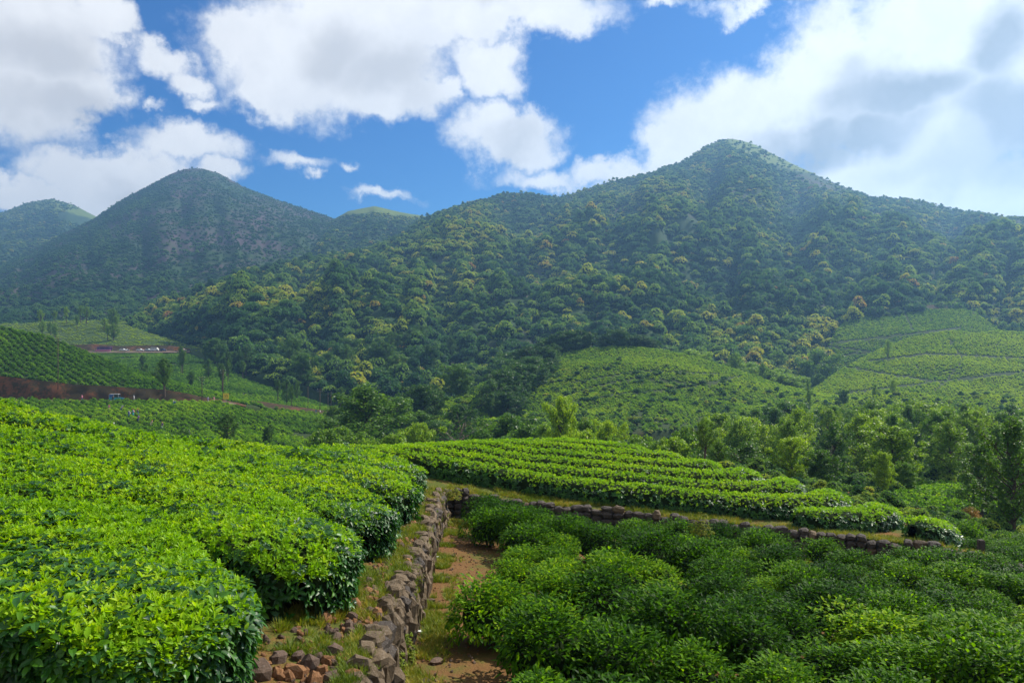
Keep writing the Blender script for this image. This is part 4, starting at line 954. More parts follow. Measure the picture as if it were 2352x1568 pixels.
# ------------------------------------------------------------------ tea bushes of the lower terrace
def bush_mesh(seed, n):
    random.seed(seed); mb = MB(); cv, cf = ico(2, .34, (0, 0, .33), .58, .1); mb.add(cv, cf); nc_ = len(mb.f)
    lob = [(random.uniform(-.26, .26), random.uniform(-.26, .26), random.uniform(.30, .50), random.uniform(.20, .34)) for _ in range(8)] + [(0, 0, .28, .40)]
    for i in range(n):
        lx, ly, lz, lr = random.choice(lob); d = Vector((random.gauss(0, 1), random.gauss(0, 1), abs(random.gauss(0, 1)) * 1.2 - .5)).normalized()
        p = Vector((lx, ly, lz)) + d * lr * random.uniform(.8, 1.1)
        if p.z < .10: p.z = .10 + .2 * random.random()
        upw = d.z > .35; l = random.uniform(.045, .085)
        aa_ = math.atan2(d.y, d.x) + random.gauss(0, .8)
        mb.add(*leaf_geo(l, l * .42, aa_, R(random.uniform(15, 75)) if upw else R(random.uniform(-50, 20)), random.uniform(.3, 1.1), p))
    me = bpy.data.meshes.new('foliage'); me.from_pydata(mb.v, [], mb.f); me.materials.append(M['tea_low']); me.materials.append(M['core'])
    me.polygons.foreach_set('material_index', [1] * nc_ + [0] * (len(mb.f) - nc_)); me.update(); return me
BUSH = [bush_mesh(300 + i, 2600) for i in range(7)]
st = MB()
for k in range(5): a = k * 1.3; st.tube([(0, 0, -.15), (.08 * math.cos(a), .08 * math.sin(a), .15), (.26 * math.cos(a), .26 * math.sin(a), .42)], [.022, .018, .01], 5)
STEM = st.mesh('stem', M['bark'])
random.seed(21)
def path_edge(y): return np.interp(y, [4, 8, 10.5, 12.2, 13.2, 15.5, 17, 19, 22], [-.75, -.85, -.85, -.55, -.2, -.3, -.85, -1.05, -1.25])
made = []; ang = R(-20); ca, sa = math.cos(ang), math.sin(ang)
for b in np.arange(-2, 34, 1.46):
    for a in np.arange(-14, 24, .88):
        a2 = a + random.uniform(-.22, .22) + (b * .37) % .9; b2 = b + random.uniform(-.2, .2) + .5 * math.sin(a * .22)
        x, y = a2 * ca - b2 * sa, 4 + a2 * sa + b2 * ca
        if y < 6.3 or x < path_edge(y) + .34 or x > 18: continue
        if x < 12.5 and y > wally(x) - np.interp(x, [-1.9, -1, 3, 5, 7, 12], [.75, .7, .8, 1.9, 1.6, .9]): continue
        if x > 12.5 and y > 27: continue
        px, py = CX + x / y * FPX, CY - (l_ground(x, y) + .5) / y * FPX
        if px > 1130 or py > 800 or random.random() < .06: continue
        s = random.uniform(.85, 1.38) * (1.08 if y < 12 else 1.0)
        made.append((px, py, x, y, s))
ground_made = []
for i, (px, py, x, y, s) in enumerate(made):
    e = empty('tea_bush', (x, y, float(l_ground(x, y))), random.uniform(0, 6.28), (s, s, s * random.uniform(.72, 1.05)), cat='tea bush', group='loose tea bushes of the lower terrace')
    link('stem', STEM, e); f = link('foliage', random.choice(BUSH), e, kind='stuff'); f['tint'] = float(np.clip(.33 + 1.0 * fbm(x / 2.2, y / 2.2, 71, 3) + random.gauss(0, .12), 0, 1))
    ground_made.append((y, x, e))
# label by row (near to far) and place in it
rows_ = {}
for y, x, e in ground_made: rows_.setdefault(round((x * -sa + (y - 4) * ca) / 1.46), []).append((x, e))
for ri, rk in enumerate(sorted(rows_)):
    for k, (x, e) in enumerate(sorted(rows_[rk], key=lambda q: q[0])):
        e['label'] = 'dark green tea bush on lower terrace, ' + ordinal(k + 1) + ' from the left in ' + ordinal(ri + 1) + ' row'

# ------------------------------------------------------------------ dry stone walls
def stone_mesh(seed, flat=1.0):
    r_ = random.Random(seed); bm = bmesh.new(); bmesh.ops.create_cube(bm, size=1.0)
    bmesh.ops.bevel(bm, geom=bm.edges[:], offset=.25, segments=1, affect='EDGES')
    for v in bm.verts: v.co = Vector((v.co.x * (1 + r_.uniform(-.18, .18)), v.co.y * (1 + r_.uniform(-.18, .18)), v.co.z * (1 + r_.uniform(-.2, .2)))) + Vector((r_.uniform(-.05, .05), r_.uniform(-.05, .05), r_.uniform(-.05, .05)))
    me = bpy.data.meshes.new('stone'); bm.to_mesh(me); bm.free(); return me
def stones(mat, n, s0):
    out = []
    for i in range(n): m_ = stone_mesh(s0 + i); m_.materials.append(mat); out.append(m_)
    return out
ST, STD, RK, RB = stones(M['stone'], 9, 400), stones(M['dark_stone'], 7, 430), stones(M['rock'], 6, 460), stones(M['brown_rock'], 6, 480)
random.seed(33)
w1 = empty('dry_stone_wall', (-1.5, 9.0, float(u_ground(-1.6, 9.0)) - .7), label='dry stone terrace wall of upright grey brown slabs along the path', cat='wall')
o1 = np.array(w1.location)
def put(me, parent, org, p, sx, sy, sz, rot):
    s_ = link('stone', me, parent); s_.location = np.array(p) - org; s_.scale = (sx, sy, sz); s_.rotation_euler = rot; return s_
# earth behind the stones
v, f = [], []
ysw = np.linspace(5.4, 22.6, 70)
for y in ysw:
    x = float(wallx(y)); zt = float(u_ground(x - .2, y)) + .0; zb = float(l_ground(x, y)) - .2
    v += [(x - .5, y, zt - .05), (x - .09, y, zt - .06), (x - .02, y, zb), (x - .5, y, zb)]
for i in range(len(ysw) - 1):
    for k in range(4): a = i * 4 + k; b = i * 4 + (k + 1) % 4; f.append((a, b, b + 4, a + 4))
mesh_obj('earth_fill', [np.array(q) - o1 for q in v], f, M['brown_rock'], w1)
nst = 0
y = 6.6
while y < 22.4 and nst < 292:
    gr = 1 + max(0, y - 10) * .06
    a_ = random.choice((.10, .13, .16, .20, .25)) * random.uniform(.9, 1.1) * gr; x = float(wallx(y)); zt = float(u_ground(x - .2, y)); zb = float(l_ground(x, y)); z = zb - .08
    while z < zt - .08 and nst < 292:
        hh = random.uniform(.13, .42) * (gr ** .5); th_ = random.uniform(.16, .28)
        if z + hh > zt - .06: hh = max(.12, zt - z)
        b_ = .07 * (1 - (z - zb) / max(.2, zt - zb))
        put(random.choice(STD if random.random() < .28 else ST), w1, o1, (x + b_ + random.uniform(-.03, .035), y + a_ / 2 + random.uniform(-.02, .02), z + hh / 2), th_, a_ * 1.03, hh * 1.06, (random.uniform(-.16, .16), random.uniform(-.15, .15), random.uniform(-.25, .25))); nst += 1
        z += hh
    if random.random() < .5 and nst < 292:   # cap stone, longer and lying back into the bank
        put(random.choice(ST), w1, o1, (x - .05 + random.uniform(-.06, .04), y + a_ / 2, zt + random.uniform(-.04, .05)), random.uniform(.15, .28), a_ * random.uniform(.85, 1.25), random.uniform(.10, .22), (random.uniform(-.3, .3), random.uniform(-.25, .25), random.uniform(-.35, .35))); nst += 1
    y += a_
w2 = empty('low_stone_wall', (5.7, 22.0, float(l_ground(5.7, 22.0))), label='low dark mossy stone wall retaining the mound', cat='wall'); o2 = np.array(w2.location)
P2_ = np.array(WALL2); sl = np.concatenate([[0], np.cumsum(np.linalg.norm(np.diff(P2_, axis=0), axis=1))])
v, f = [], []; ss = np.linspace(0, sl[-1], 60)
for s_ in ss:
    x, y = np.interp(s_, sl, P2_[:, 0]), np.interp(s_, sl, P2_[:, 1]); zt = float(u_ground(x, y + .2)); zb = float(l_ground(x, y)) - .2
    v += [(x, y + .55, zt - .04), (x, y + .09, zt - .05), (x, y + .03, zb), (x, y + .55, zb)]
for i in range(len(ss) - 1):
    for k in range(4): a = i * 4 + k; b = i * 4 + (k + 1) % 4; f.append((a, b, b + 4, a + 4))
mesh_obj('earth_fill', [np.array(q) - o2 for q in v], f, M['brown_rock'], w2)
s_ = 0.0; nst = 0
while s_ < sl[-1] and nst < 290:
    a_ = random.uniform(.2, .36); x, y = np.interp(s_, sl, P2_[:, 0]), np.interp(s_, sl, P2_[:, 1]); zt = float(u_ground(x, y + .2)); zb = float(l_ground(x, y)); z = zb - .06
    an = math.atan2(np.interp(s_ + .2, sl, P2_[:, 1]) - y, np.interp(s_ + .2, sl, P2_[:, 0]) - x) if s_ < sl[-1] - .25 else -.4
    while z < zt - .02 and nst < 290:
        hh = random.uniform(.13, .22)
        put(random.choice(STD) if random.random() < .9 else random.choice(ST), w2, o2, (x + math.cos(an) * a_ / 2, y + math.sin(an) * a_ / 2 + random.uniform(-.03, .03), z + hh / 2), a_ * 1.02, random.uniform(.2, .3), hh * 1.05, (random.uniform(-.15, .15), random.uniform(-.12, .12), an + random.uniform(-.2, .2))); nst += 1
        z += hh
    s_ += a_

# ------------------------------------------------------------------ loose rocks, rubble, grass, weeds
def zu(x, y): return float(u_ground(x, y))
def from_px(px, py, gf, guess=9.0):
    """point of a ground function seen at a pixel"""
    d = guess
    for _ in range(60):
        x = (px - CX) / FPX * d; z = float(gf(x, d)); d2 = z * FPX / (CY - py); d = .5 * d + .5 * min(max(d2, 3), 60)
    return (px - CX) / FPX * d, d
ROCKS = [ # px, py (in the 1024 frame), size, rock set, label
 (335, 651, .24, RB, 'tall ribbed brown rock standing beside the wall end'), (347, 659, .17, RK, 'orange angular rock leaning on the tall ribbed rock'), (322, 669, .17, RK, 'orange rock with a lit face in front of the ribbed rock'),
 (310, 664, .22, RB, 'round grey brown boulder among the rubble'), (294, 670, .20, RK, 'flat orange rock left of the round boulder'), (260, 673, .30, RB, 'large brown block at the foot of the second hedge'),
 (281, 674, .11, RK, 'small orange stone between the block and the flat rock'), (242, 660, .20, RB, 'dark rock half under the second hedge'), (298, 655, .16, RB, 'dark brown rock behind the round boulder'), (318, 655, .14, RB, 'dull stone left of the ribbed rock'),
 (354, 676, .22, RK, 'orange slab propped against the wall near the frame bottom'), (275, 657, .12, RB, 'small dark stone near the hedge foot'), (330, 677, .2, RB, 'brown lump at the frame bottom beside the wall'),
 (350, 630, .15, RB, 'brown flat stone on the grass strip'), (352, 615, .12, RK, 'small tan stone on the grass strip'), (370, 598, .16, RK, 'tan stone in the rubble behind the cap stones'), (383, 594, .13, RK, 'small tan stone right in the rubble'),
 (376, 585, .14, RB, 'dark stone in the rubble further up the wall'), (365, 583, .12, RK, 'pale tan stone at the rubble edge'), (392, 577, .15, RB, 'brown stone behind the wall top'), (399, 562, .14, RB, 'brown stone near the third hedge'), (403, 553, .12, RK, 'small orange stone near the third hedge end'),
 (326, 579, .13, RK, 'pale stone under the edge of the second hedge'), (335, 584, .14, RB, 'brown stone under the edge of the second hedge'), (388, 570, .13, RB, 'grey stone on the wall bank')]
for (px, py, sz, st_, lb) in ROCKS:
    sz *= .72; x, y = from_px(px, py + 4, u_ground, 8.5); k = random.uniform(.8, 1.2)
    r_ = link('rock', random.choice(st_), label=lb, cat='rock', group='loose rocks beside the stone wall'); r_.location = (x, y, zu(x, y) + sz * .22); r_.scale = (sz * k, sz / k * random.uniform(.8, 1.1), sz * random.uniform(.6, 1.0)); r_.rotation_euler = (random.uniform(-.5, .5), random.uniform(-.5, .5), random.uniform(0, 3))
PATHST = [(498, 592, .20, 'flat dark stone lying across the dirt path'), (471, 604, .15, 'long grey stone on the dirt path'), (430, 601, .12, 'small pale stone at the path edge'), (437, 662, .14, 'flat stone sunk in the near path'), (425, 682, .10, 'small brown stone at the near path end'), (447, 578, .10, 'small stone in the path grass'), (452, 556, .10, 'small dark stone in the far path')]
for (px, py, sz, lb) in PATHST:
    x, y = from_px(px, py, l_ground, 10); r_ = link('stone', random.choice(RB), label=lb, cat='stone', group='stones on the dirt path'); r_.location = (x, y, float(l_ground(x, y)) + .02); r_.scale = (sz * 1.5, sz * .9, sz * .5); r_.rotation_euler = (.1, .1, random.uniform(0, 3))
# small rubble nobody could count
pr = [proto('pebble', m_) for m_ in (RK[0], RK[1], RB[0], RB[1])]
def strip_pts(n, side, y0=5.5, y1=22.0):
    y = y0 + (y1 - y0) * rng.random(n) ** 1.3
    return y
n = 1500; y = strip_pts(n, 0); x = wallx(y) - .05 - np.abs(rng.normal(0, .32, n)); z = u_ground(x, y)
extra = 220; xe = rng.uniform(-3.4, -1.4, extra); ye = rng.uniform(6.0, 8.4, extra); x, y = np.concatenate([x, xe]), np.concatenate([y, ye]); z = u_ground(x, y); n = len(x)
sz = rng.uniform(.02, .075, n) * (1 + (rng.random(n) < .1))
scatter('rubble', np.stack([x, y, z + sz * .2], 1), rng.random((n, 3)) * 3, np.stack([sz * 1.2, sz, sz * .7], 1), rng.random(n), rng.integers(0, 4, n), pr, label='small broken stones strewn along the wall top', cat='rubble')
n = 700; y = rng.uniform(7, 22, n); x = rng.uniform(wallx(y) + .15, path_edge(y) + .4); sz = rng.uniform(.012, .04, n)
scatter('gravel', np.stack([x, y, l_ground(x, y) + sz * .2], 1), rng.random((n, 3)) * 3, np.stack([sz * 1.2, sz, sz * .7], 1), rng.random(n), rng.integers(0, 4, n), pr, label='small stones scattered on the dirt path', cat='gravel')
def grass_tuft(name, nb, h, w):
    mb = MB()
    for i in range(nb):
        a = random.uniform(0, 6.28); r0 = random.uniform(0, .05); e = R(random.uniform(45, 85)); hh = h * random.uniform(.5, 1.1)
        b = Vector((r0 * math.cos(a), r0 * math.sin(a), -.01)); d = Vector((math.cos(a) * math.cos(e), math.sin(a) * math.cos(e), math.sin(e))); s_ = Vector((-math.sin(a), math.cos(a), 0)) * w
        m1_ = b + d * hh * .55; tip = b + d * hh + Vector((math.cos(a), math.sin(a), -.3)) * hh * .18
        mb.add([b - s_, b + s_, m1_ + s_ * .8, m1_ - s_ * .8, tip], [(0, 1, 2, 3), (3, 2, 4)])
    return proto(name, mb.mesh(name, M['grass']))
TUFTS = [grass_tuft('grass_tuft', 16, .13, .0045) for _ in range(4)]
WEED = [shoot('weed', 9, .06, 10, 80, .9, M['grass'], .45) for _ in range(3)]
def grass(name, x, y, gf, label, s=1.0):
    n = len(x); pts = np.stack([x, y, gf(x, y)], 1); wk = rng.random(n) < .3
    scatter(name, pts, np.stack([rng.normal(0, .15, n), rng.normal(0, .15, n), rng.random(n) * 6.28], 1), rng.uniform(.5, 1.25, n) * s, np.clip(.35 + .9 * fbm(x / .7, y / .7, 81, 3) + rng.normal(0, .18, n), 0, 1), np.where(wk, rng.integers(4, 7, n), rng.integers(0, 4, n)), TUFTS + WEED, label=label, cat='grass')
n = 11000; y = 6 + 17 * rng.random(n) ** 1.2; x = wallx(y) - .02 - 1.0 * rng.random(n) ** .9
k = (fbm(x / .55, y / .8, 91, 3) > -.08 + .35 * (y < 7.6)) ; grass('grass', x[k], y[k], u_ground, 'yellow green grass on the strip between hedges and wall')
n = 2600; y = 6.6 + 15.5 * rng.random(n); x = wallx(y) - .22 + .26 * rng.random(n); k = fbm(x / .3, y / .6, 97, 3) > .02
grass('grass', x[k], y[k], lambda a, b: u_ground(a, b) + .05, 'dry grass growing over the top of the stone wall', .8)
n = 700; y = 6.6 + 15.5 * rng.random(n); x = wallx(y) + .10 + .06 * rng.random(n); k = fbm(x / .3, y / .5, 98, 3) > .06; f_ = rng.random(n)
grass('grass', x[k], y[k], lambda a, b, q=f_[k]: l_ground(a, b) * (1 - q) + u_ground(a - .3, b) * q, 'weeds rooted in the joints of the stone wall', .7)
n = 7500; y = rng.uniform(7, 22.3, n); x = wallx(y) + .08 + np.abs(rng.normal(0, .26, n)); k = (x < path_edge(y) + .5) & (fbm(x / .5, y / .7, 93, 3) > .0)
grass('grass', x[k], y[k], l_ground, 'grass and weeds along the foot of the wall', .9)
n = 4500; x = rng.uniform(-1.9, 12.2, n); y = wally(x) + .1 + .95 * rng.random(n); k = fbm(x / .8, y / .5, 95, 3) > -.1
grass('grass', x[k], y[k], u_ground, 'grass growing along the top of the low dark wall', 1.1)
n = 3500; x = rng.uniform(-1.7, 12, n); y = wally(x) - .1 - 1.5 * rng.random(n); k = fbm(x / .8, y / .5, 96, 3) > .0
grass('grass', x[k], y[k], l_ground, 'grass along the foot of the low dark wall', 1.1)
def weed_plant(px, py, gf, h, label, w=1.0, tint=.4):
    x, y = from_px(px, py, gf, 13); e = empty('weed_plant', (x, y, float(gf(x, y))), 0, 1, label=label, cat='weed', group='weeds beside the wall')
    mb = MB()
    for k in range(9): a = k * .7; mb.tube([(0, 0, -.05), (.12 * w * math.cos(a), .12 * w * math.sin(a), h * .6)], [.006, .003], 4)
    mb.build('stem', M['bark'], e)
    n = 260; d = rng.normal(0, 1, (n, 3)); d[:, 2] = np.abs(d[:, 2]); d /= np.linalg.norm(d, axis=1, keepdims=True)
    p = d * rng.uniform(.3, 1, (n, 1)) * [.22 * w, .22 * w, h]; 
    scatter('foliage', p, align_euler(d + [0, 0, .6], rng.random(n) * 6.28), rng.uniform(.5, .9, n), np.clip(tint + rng.normal(0, .15, n), 0, 1), rng.integers(0, 3, n), WEED, e)
weed_plant(425, 562, l_ground, .55, 'yellow green weed growing against the middle of the wall', 1.2, .42)
weed_plant(440, 525, l_ground, .5, 'weed clump against the far end of the wall', 1.4, .45)
weed_plant(402, 662, l_ground, .45, 'leafy weed at the near foot of the wall', .9, .25)
weed_plant(390, 681, l_ground, .5, 'weed at the wall foot by the frame bottom', .9, .3)
weed_plant(452, 498, u_ground, .35, 'tuft at the corner where the two walls meet', 1.5, .5)
weed_plant(700, 536, u_ground, .6, 'bright weed before the curved hedges above the low wall', 1.6, .35)

# litter: a plastic bag under the hedge, scraps on the path, a marker stone
def scrap(px, py, gf, sz, mat, label, seed, name='litter'):
    x, y = from_px(px, py, gf, 10); r_ = random.Random(seed); g = 6; vs, fs = [], []
    for i in range(g):
        for j in range(g): vs.append(((i / (g - 1) - .5) * sz * r_.uniform(.7, 1.1), (j / (g - 1) - .5) * sz * r_.uniform(.7, 1.1), r_.uniform(.0, .3) * sz))
    for i in range(g - 1):
        for j in range(g - 1): a = i * g + j; fs.append((a, a + 1, a + g + 1, a + g))
    o = mesh_obj(name, vs, fs, mat, None, True, label=label, cat='litter'); o.location = (x, y, float(gf(x, y)) + .02); o.rotation_euler = (.15, 0, seed)
    sm = o.modifiers.new('thickness', 'SOLIDIFY'); sm.thickness = .004
scrap(416, 634, l_ground, .16, M['white'], 'crumpled white wrapper on the near path', 3)
scrap(434, 559, l_ground, .14, M['white'], 'small white scrap on the middle of the path', 4)
scrap(425, 583, l_ground, .10, M['cream'], 'tiny pale scrap by the wall foot', 5)
scrap(246, 642, u_ground, .2, M['grey'], 'grey plastic bag half hidden under the second hedge', 6, 'plastic_bag')
x, y = from_px(978, 533, l_ground, 20)
x, y = 11.9, 20.2; mk = MB(); mk.box((0, 0, .22), (.08, .07, .17), .02); mk.box((0, 0, 0), (.18, .15, .06), .02)
mk.build('marker_stone', M['dark_stone'], label='small grey boundary marker stone at the right end of the mound', cat='marker stone').location = (x, y, zu(x, y))

# ------------------------------------------------------------------ poles, sign, vehicles, people
def pole(px, top, d, label, arm=True, r=.12):
    x = (px - CX) / FPX * d; z = ground_z(x, d); h = (CY - top) / FPX * d - z
    e = empty('utility_pole', (x, d, z), random.uniform(-.4, .4), label=label, cat='pole', group='poles along the road')
    mb = MB(); mb.tube([(0, 0, -.6), (0, 0, h)], [r, r * .7], 8); mb.build('post', M['bark'], e, True)
    if arm:
        for k, q in enumerate((.35, 1.0)):
            mb = MB(); mb.box((0, 0, h - q), (.85 - .15 * k, .05, .05), .01); c = mb.build('crossarm', M['bark'], e)
            for u in (-.7, .7):
                i_ = MB(); i_.tube([(u * (1 - .18 * k), 0, h - q + .05), (u * (1 - .18 * k), 0, h - q + .22)], [.05, .035], 6); i_.build('insulator', M['white'], c)
pole(58, 337, 214, 'tall utility pole with crossarms above the red cutting')
pole(202, 376, 214, 'shorter pole at the right end of the cutting')
pole(223, 369, 216, 'tall thin pole beside the yellow sign', True, .14)
pole(320, 388, 240, 'pole at the bend of the lower road', True)
pole(328, 392, 238, 'left pole of the pair at the road bend', False, .1)
pole(331, 391, 238, 'right pole of the pair at the road bend', False, .1)
pole(308, 386, 246, 'pole left of the pair on the tea slope', False, .1)
x = (226 - CX) / FPX * 206; z = ground_z(x, 206); e = empty('road_sign', (x, 206, z), label='small yellow road sign with a dark curve mark', cat='sign')
mb = MB(); mb.tube([(0, 0, -.3), (0, 0, 1.5)], .04, 6); mb.build('post', M['grey'], e)
mb = MB(); mb.box((0, 0, 1.9), (.75, .03, .75), .02); b = mb.build('board', M['yellow'], e)
mb = MB()
for u in (-.22, .22): mb.tube([(u - .1, -.04, 1.5), (u + .12, -.04, 1.8), (u - .05, -.04, 2.3)], .07, 5)
mb.build('curve_mark', M['black'], b)
def loft(sections):
    """closed body from cross sections of equal length"""
    v, f = [], []; n = len(sections[0])
    for s_ in sections: v += s_
    for i in range(len(sections) - 1):
        for k in range(n): a, b = i * n + k, i * n + (k + 1) % n; f.append((a, b, b + n, a + n))
    f.append(tuple(range(n))[::-1]); f.append(tuple((len(sections) - 1) * n + k for k in range(n))); return v, f
def prism(prof, w, bev=.05):
    """side outline (x, z) given width w, edges bevelled"""
    bm = bmesh.new(); vs = [bm.verts.new((x, -w / 2, z)) for x, z in prof]; bm.faces.new(vs)
    r = bmesh.ops.extrude_face_region(bm, geom=bm.faces[:]); bmesh.ops.translate(bm, verts=[g for g in r['geom'] if isinstance(g, bmesh.types.BMVert)], vec=(0, w, 0))
    bmesh.ops.recalc_face_normals(bm, faces=bm.faces[:]); bmesh.ops.bevel(bm, geom=bm.edges[:], offset=bev, segments=2, affect='EDGES'); return bm
def add_prism(prof, w, bev, name, mat, parent, y0=0):
    mb = MB(); mb._bm(prism(prof, w, bev), Matrix.Translation((0, y0, 0))); return mb.build(name, mat, parent)
def wheels(e, xs_, r, w):
    for x in xs_:
        for y in (-w, w):
            mb = MB(); mb.tube([(x, y - .1, r), (x, y + .1, r)], r, 16); wh = mb.build('wheel', M['rubber'], e)
            mb = MB(); s_ = 1 if y > 0 else -1; mb.tube([(x, y + s_ * .09, r), (x, y + s_ * .115, r)], r * .55, 12); mb.build('rim', M['silver'], wh)
def jeep(px, d, rz, label):
    x = (px - CX) / FPX * d; e = empty('jeep', (x, d, ground_z(x, d)), rz, .95, label=label, cat='jeep')
    add_prism([(-1.9, .45), (1.75, .45), (1.8, .95), (.75, 1.05), (.7, 1.1), (-1.9, 1.1)], 1.6, .06, 'body', M['teal'], e)
    add_prism([(-1.85, 1.95), (-1.8, 2.05), (.55, 2.08), (.62, 1.95)], 1.62, .05, 'canvas_roof', M['grey'], e)
    for y in (-.78, .78):
        for xx in (-1.82, -.55, .58):
            mb = MB(); mb.box((xx, y, 1.53), (.05, .04, .45)); mb.build('pillar', M['grey'], e)
        mb = MB(); mb.box((-1.18, y, 1.52), (.55, .02, .40)); mb.build('side_window', M['blue'], e)
        mb = MB(); mb.box((0.02, y, 1.52), (.50, .02, .40)); mb.build('side_window', M['glass'], e)
        mb = MB(); mb.tube([(1.78, y * .72, .8), (1.84, y * .72, .8)], .11, 12); mb.build('headlight', M['white'], e)
    mb = MB(); mb.box((.68, 0, 1.5), (.03, .72, .42)); mb.build('windscreen', M['glass'], e)
    mb = MB(); mb.box((1.9, 0, .5), (.06, .8, .09), .02); mb.build('bumper', M['black'], e)
    wheels(e, (-1.25, 1.2), .37, .74); return e
def car(px, d, rz, mat, label, van=False, base=None, big=1.0):
    x = (px - CX) / FPX * d; z = (CY - 350.6) / FPX * d if base is None else base
    e = empty('van' if van else 'car', (x, d, z), rz, big, label=label, cat='van' if van else 'car', group='vehicles parked on the far road')
    if van:
        add_prism([(-2.1, .4), (2.1, .4), (2.15, 1.0), (1.7, 1.25), (1.3, 2.0), (-2.1, 2.05)], 1.7, .1, 'body', mat, e)
        for y in (-.86, .86):
            for xx in (-1.4, -.45, .5): mb = MB(); mb.box((xx, y, 1.55), (.4, .015, .26), .01); mb.build('side_window', M['glass'], e)
    else:
        add_prism([(-1.9, .35), (1.9, .35), (1.95, .75), (1.0, .9), (.45, 1.4), (-1.0, 1.42), (-1.5, .95), (-1.95, .9)], 1.6, .1, 'body', mat, e)
        for y in (-.81, .81):
            for xx in (-.65, .15): mb = MB(); mb.box((xx, y, 1.12), (.34, .015, .19), .01); mb.build('side_window', M['glass'], e)
    for y in (-.55, .55): mb = MB(); mb.box((1.93, y, .72), (.04, .16, .08), .01); mb.build('headlight', M['white'], e)
    wheels(e, (-1.25, 1.25), .33, .76); return e
jeep(117, 209, R(8), 'open sided grey blue jeep stopped on the road at the cutting')
for q, (px, d, rz, m_, lb, van) in enumerate([(155, 456, 0.05, 'white', 'white van, the largest vehicle on the far road', True), (140, 455, .1, 'white', 'white car left of the white van', False), (148, 457, -.1, 'silver', 'pale car just left of the van', False),
     (126, 458, .3, 'silver', 'silver blue car at the foot of the red bank', False), (123, 454, .1, 'white', 'white car in front of the silver blue car', False), (163, 456, 0, 'navy', 'dark car right of the white van', False), (178, 456, .2, 'orange', 'orange van near the right end of the far road', True), (183, 454, .1, 'cream', 'cream car last at the right of the far road', False)]):
    car(px, d, rz, M[m_], lb, van)
# roadside stall with purple awning
x = (103.5 - CX) / FPX * 456; z = (CY - 350.8) / FPX * 456
e = empty('market_stall', (x, 456, z), 0, label='long purple roadside stall at the left end of the far road', cat='stall')
mb = MB(); mb.box((0, 0, 2.5), (4.6, 1.3, .08), .03); mb.build('awning', M['purple'], e)
mb = MB(); mb.box((0, -.9, .5), (4.3, .35, .45), .03); mb.build('counter', M['pink'], e)
mb = MB(); mb.box((0, 1.1, 1.2), (4.4, .06, 1.2), .02); mb.build('back_panel', M['purple'], e)
for u in (-4.4, -1.5, 1.5, 4.4):
    mb = MB(); mb.tube([(u, -1.2, 0), (u, -1.2, 2.5)], .06, 6); mb.build('post', M['grey'], e)

# people: one continuous body grown along a skeleton, clothes as children
def body_mesh(bend, arms):
    b = R(bend); hip = Vector((0, 0, .86)); up = Vector((0, -math.sin(b), math.cos(b)))
    ch = hip + up * .42; nk = hip + up * .56; hd = nk + up * .10; tp = nk + up * .23
    J = {'hip': (hip, .13), 'waist': (hip + up * .2, .115), 'chest': (ch, .14), 'neck': (nk, .05), 'head': (hd, .085), 'top': (tp, .07)}
    E = [('hip', 'waist'), ('waist', 'chest'), ('chest', 'neck'), ('neck', 'head'), ('head', 'top')]
    for s_, n in ((-1, 'l'), (1, 'r')):
        J[n + 'sh'] = (ch + Vector((s_ * .17, 0, .06)), .055); f = arms
        J[n + 'el'] = (ch + Vector((s_ * .22, -.12 * f, -.20)), .042); J[n + 'wr'] = (ch + Vector((s_ * .16, -.36 * f, -.26 - .16 * (1 - f))), .03); J[n + 'ha'] = (ch + Vector((s_ * .14, -.45 * f, -.30 - .2 * (1 - f))), .035)
        J[n + 'th'] = (Vector((s_ * .09, 0, .80)), .095); J[n + 'kn'] = (Vector((s_ * .10, -.03, .45)), .06); J[n + 'an'] = (Vector((s_ * .10, 0, .09)), .042); J[n + 'to'] = (Vector((s_ * .11, -.15, .03)), .035)
        E += [('chest', n + 'sh'), (n + 'sh', n + 'el'), (n + 'el', n + 'wr'), (n + 'wr', n + 'ha'), ('hip', n + 'th'), (n + 'th', n + 'kn'), (n + 'kn', n + 'an'), (n + 'an', n + 'to')]
    ks = list(J); me = bpy.data.meshes.new('body'); me.from_pydata([J[k][0] for k in ks], [(ks.index(a), ks.index(c)) for a, c in E], [])
    o = bpy.data.objects.new('tmp', me); col.objects.link(o); o.modifiers.new('skin', 'SKIN'); o.modifiers.new('sub', 'SUBSURF').levels = 1
    for i, k in enumerate(ks): me.skin_vertices[0].data[i].radius = (J[k][1], J[k][1]); me.skin_vertices[0].data[i].use_root = (k == 'hip')
    dg = bpy.context.evaluated_depsgraph_get(); out = bpy.data.meshes.new_from_object(o.evaluated_get(dg)); bpy.data.objects.remove(o)
    out.materials.clear(); out.materials.append(M['skin']); out.polygons.foreach_set('use_smooth', [True] * len(out.polygons)); out.name = 'body'
    return out, hip, up
def ring(c, rx, ry, ax, n=14):
    ax = ax.normalized(); u = Vector((1, 0, 0)); w = ax.cross(u); return [c + u * rx * math.cos(6.2832 * k / n) + w * ry * math.sin(6.2832 * k / n) for k in range(n)]
BODY = {k: body_mesh(*k) for k in ((0, .2), (35, 1.0), (12, .7))}
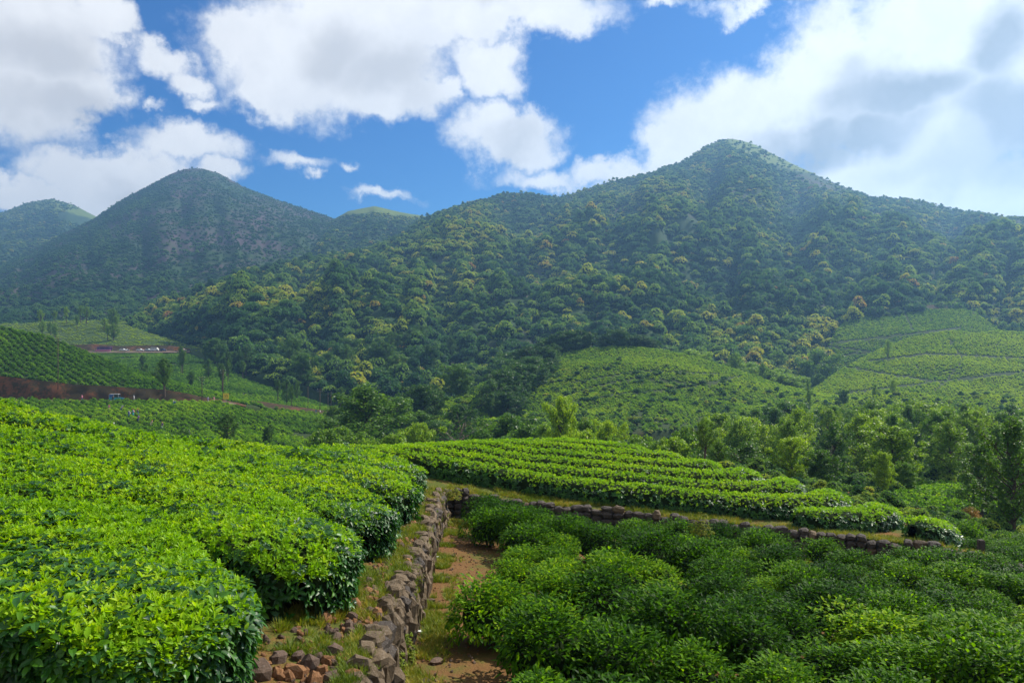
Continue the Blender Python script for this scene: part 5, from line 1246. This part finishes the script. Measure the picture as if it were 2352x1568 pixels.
def person(px, py, d, pose, top, skirt, cloth, rz, label, sack=None, sc=1.0):
    x = (px - CX) / FPX * d; z = ground_z(x, d)
    e = empty('person', (x, d, z), rz, sc, label=label, cat='person', group='people on the tea slope and road')
    me, hip, up = BODY[pose]; link('body', me, e); Z = Vector((0, 0, 1))
    s_ = [ring(Vector((0, 0, .12)), .24, .22, Z), ring(Vector((0, 0, .5)), .20, .18, Z), ring(hip, .17, .15, Z), ring(hip + up * .12, .15, .13, up)]
    v, f = loft(s_); mesh_obj('skirt', v, f, M[skirt], e, True)
    s_ = [ring(hip + up * .02, .165, .145, up), ring(hip + up * .2, .15, .13, up), ring(hip + up * .40, .19, .15, up), ring(hip + up * .50, .16, .11, up), ring(hip + up * .55, .07, .07, up)]
    v, f = loft(s_); mesh_obj('blouse', v, f, M[top], e, True)
    hd = hip + up * .56; s_ = [ring(hd + up * .02 + Vector((0, .06, 0)), .10, .07, up), ring(hd + up * .12 + Vector((0, .03, 0)), .115, .115, up), ring(hd + up * .21 + Vector((0, .015, 0)), .095, .10, up), ring(hd + up * .26, .03, .03, up)]
    v, f = loft(s_); mesh_obj('headscarf', v, f, M[cloth], e, True)
    if sack:
        c = hip + up * .25 + Vector((0, .25, 0)); v, f = ico(2, .26, c, 1.2, .08); mesh_obj('sack', v, f, M[sack], e, True)
    return e
A, Bn, Cm = (0, .2), (35, 1.0), (12, .7)
PEOPLE = [(82, 396, 207, A, 'pink', 'navy', 'pink', 1.2, 'person in pink standing at the road edge left of the jeep', None),
 (113, 400, 204, A, 'black', 'black', 'black', .4, 'person in black standing in front of the jeep', None), (134, 398, 207, A, 'white', 'grey', 'white', 2.0, 'person in white walking on the road right of the jeep', None),
 (109, 411, 186, Bn, 'pink', 'cream', 'red', .6, 'tea picker in pink below the jeep, left of the group', 'cream'), (121, 411, 184, Bn, 'lilac', 'navy', 'grey', 2.2, 'tea picker in grey lilac above the group', None),
 (129, 416, 176, Cm, 'blue', 'blue', 'cream', .3, 'tea picker in blue at the left of the group', 'white'), (133, 415, 178, Cm, 'teal', 'teal', 'red', .2, 'tea picker in teal in the middle of the group', 'pink'), (138, 414, 179, Cm, 'navy', 'blue', 'red', 5.8, 'tea picker in navy with red headscarf at the right of the group', None),
 (138, 420, 171, Bn, 'purple', 'navy', 'lilac', .8, 'tea picker in purple stooping below the group', None), (151, 424, 166, Bn, 'cream', 'cream', 'orange', 1.2, 'tea picker in cream stooping alone right of the group', None), (112, 426, 162, Bn, 'white', 'teal', 'white', 2.4, 'tea picker in white low on the slope', None),
 (174, 406, 194, Cm, 'teal', 'teal', 'cream', 5.2, 'tea picker in bright teal carrying a dark sack high on the slope', 'navy'), (162, 426, 162, Cm, 'navy', 'white', 'orange', .9, 'tea picker in navy and white low on the slope', None), (189, 433, 150, A, 'navy', 'grey', 'black', 1.0, 'person in dark blue at the foot of the slope', None),
 (208, 401, 206, A, 'lilac', 'grey', 'grey', .2, 'person in grey on the road near the sign', None), (214, 401, 206, A, 'pink', 'cream', 'pink', 1.4, 'person in pale pink on the road near the sign', None),
 (316, 408, 236, A, 'teal', 'grey', 'black', .3, 'person in teal at the bend of the lower road', None), (320, 409, 235, A, 'white', 'red', 'red', 1.1, 'person in white and red beside the pole at the road bend', None), (343, 417, 230, A, 'white', 'white', 'white', .4, 'person in white on the slope right of the road bend', None)]
for (px, py, d, po, tp, sk, cl, rz, lb, sa_) in PEOPLE: person(px, py, d, po, tp, sk, cl, rz, lb, sa_)
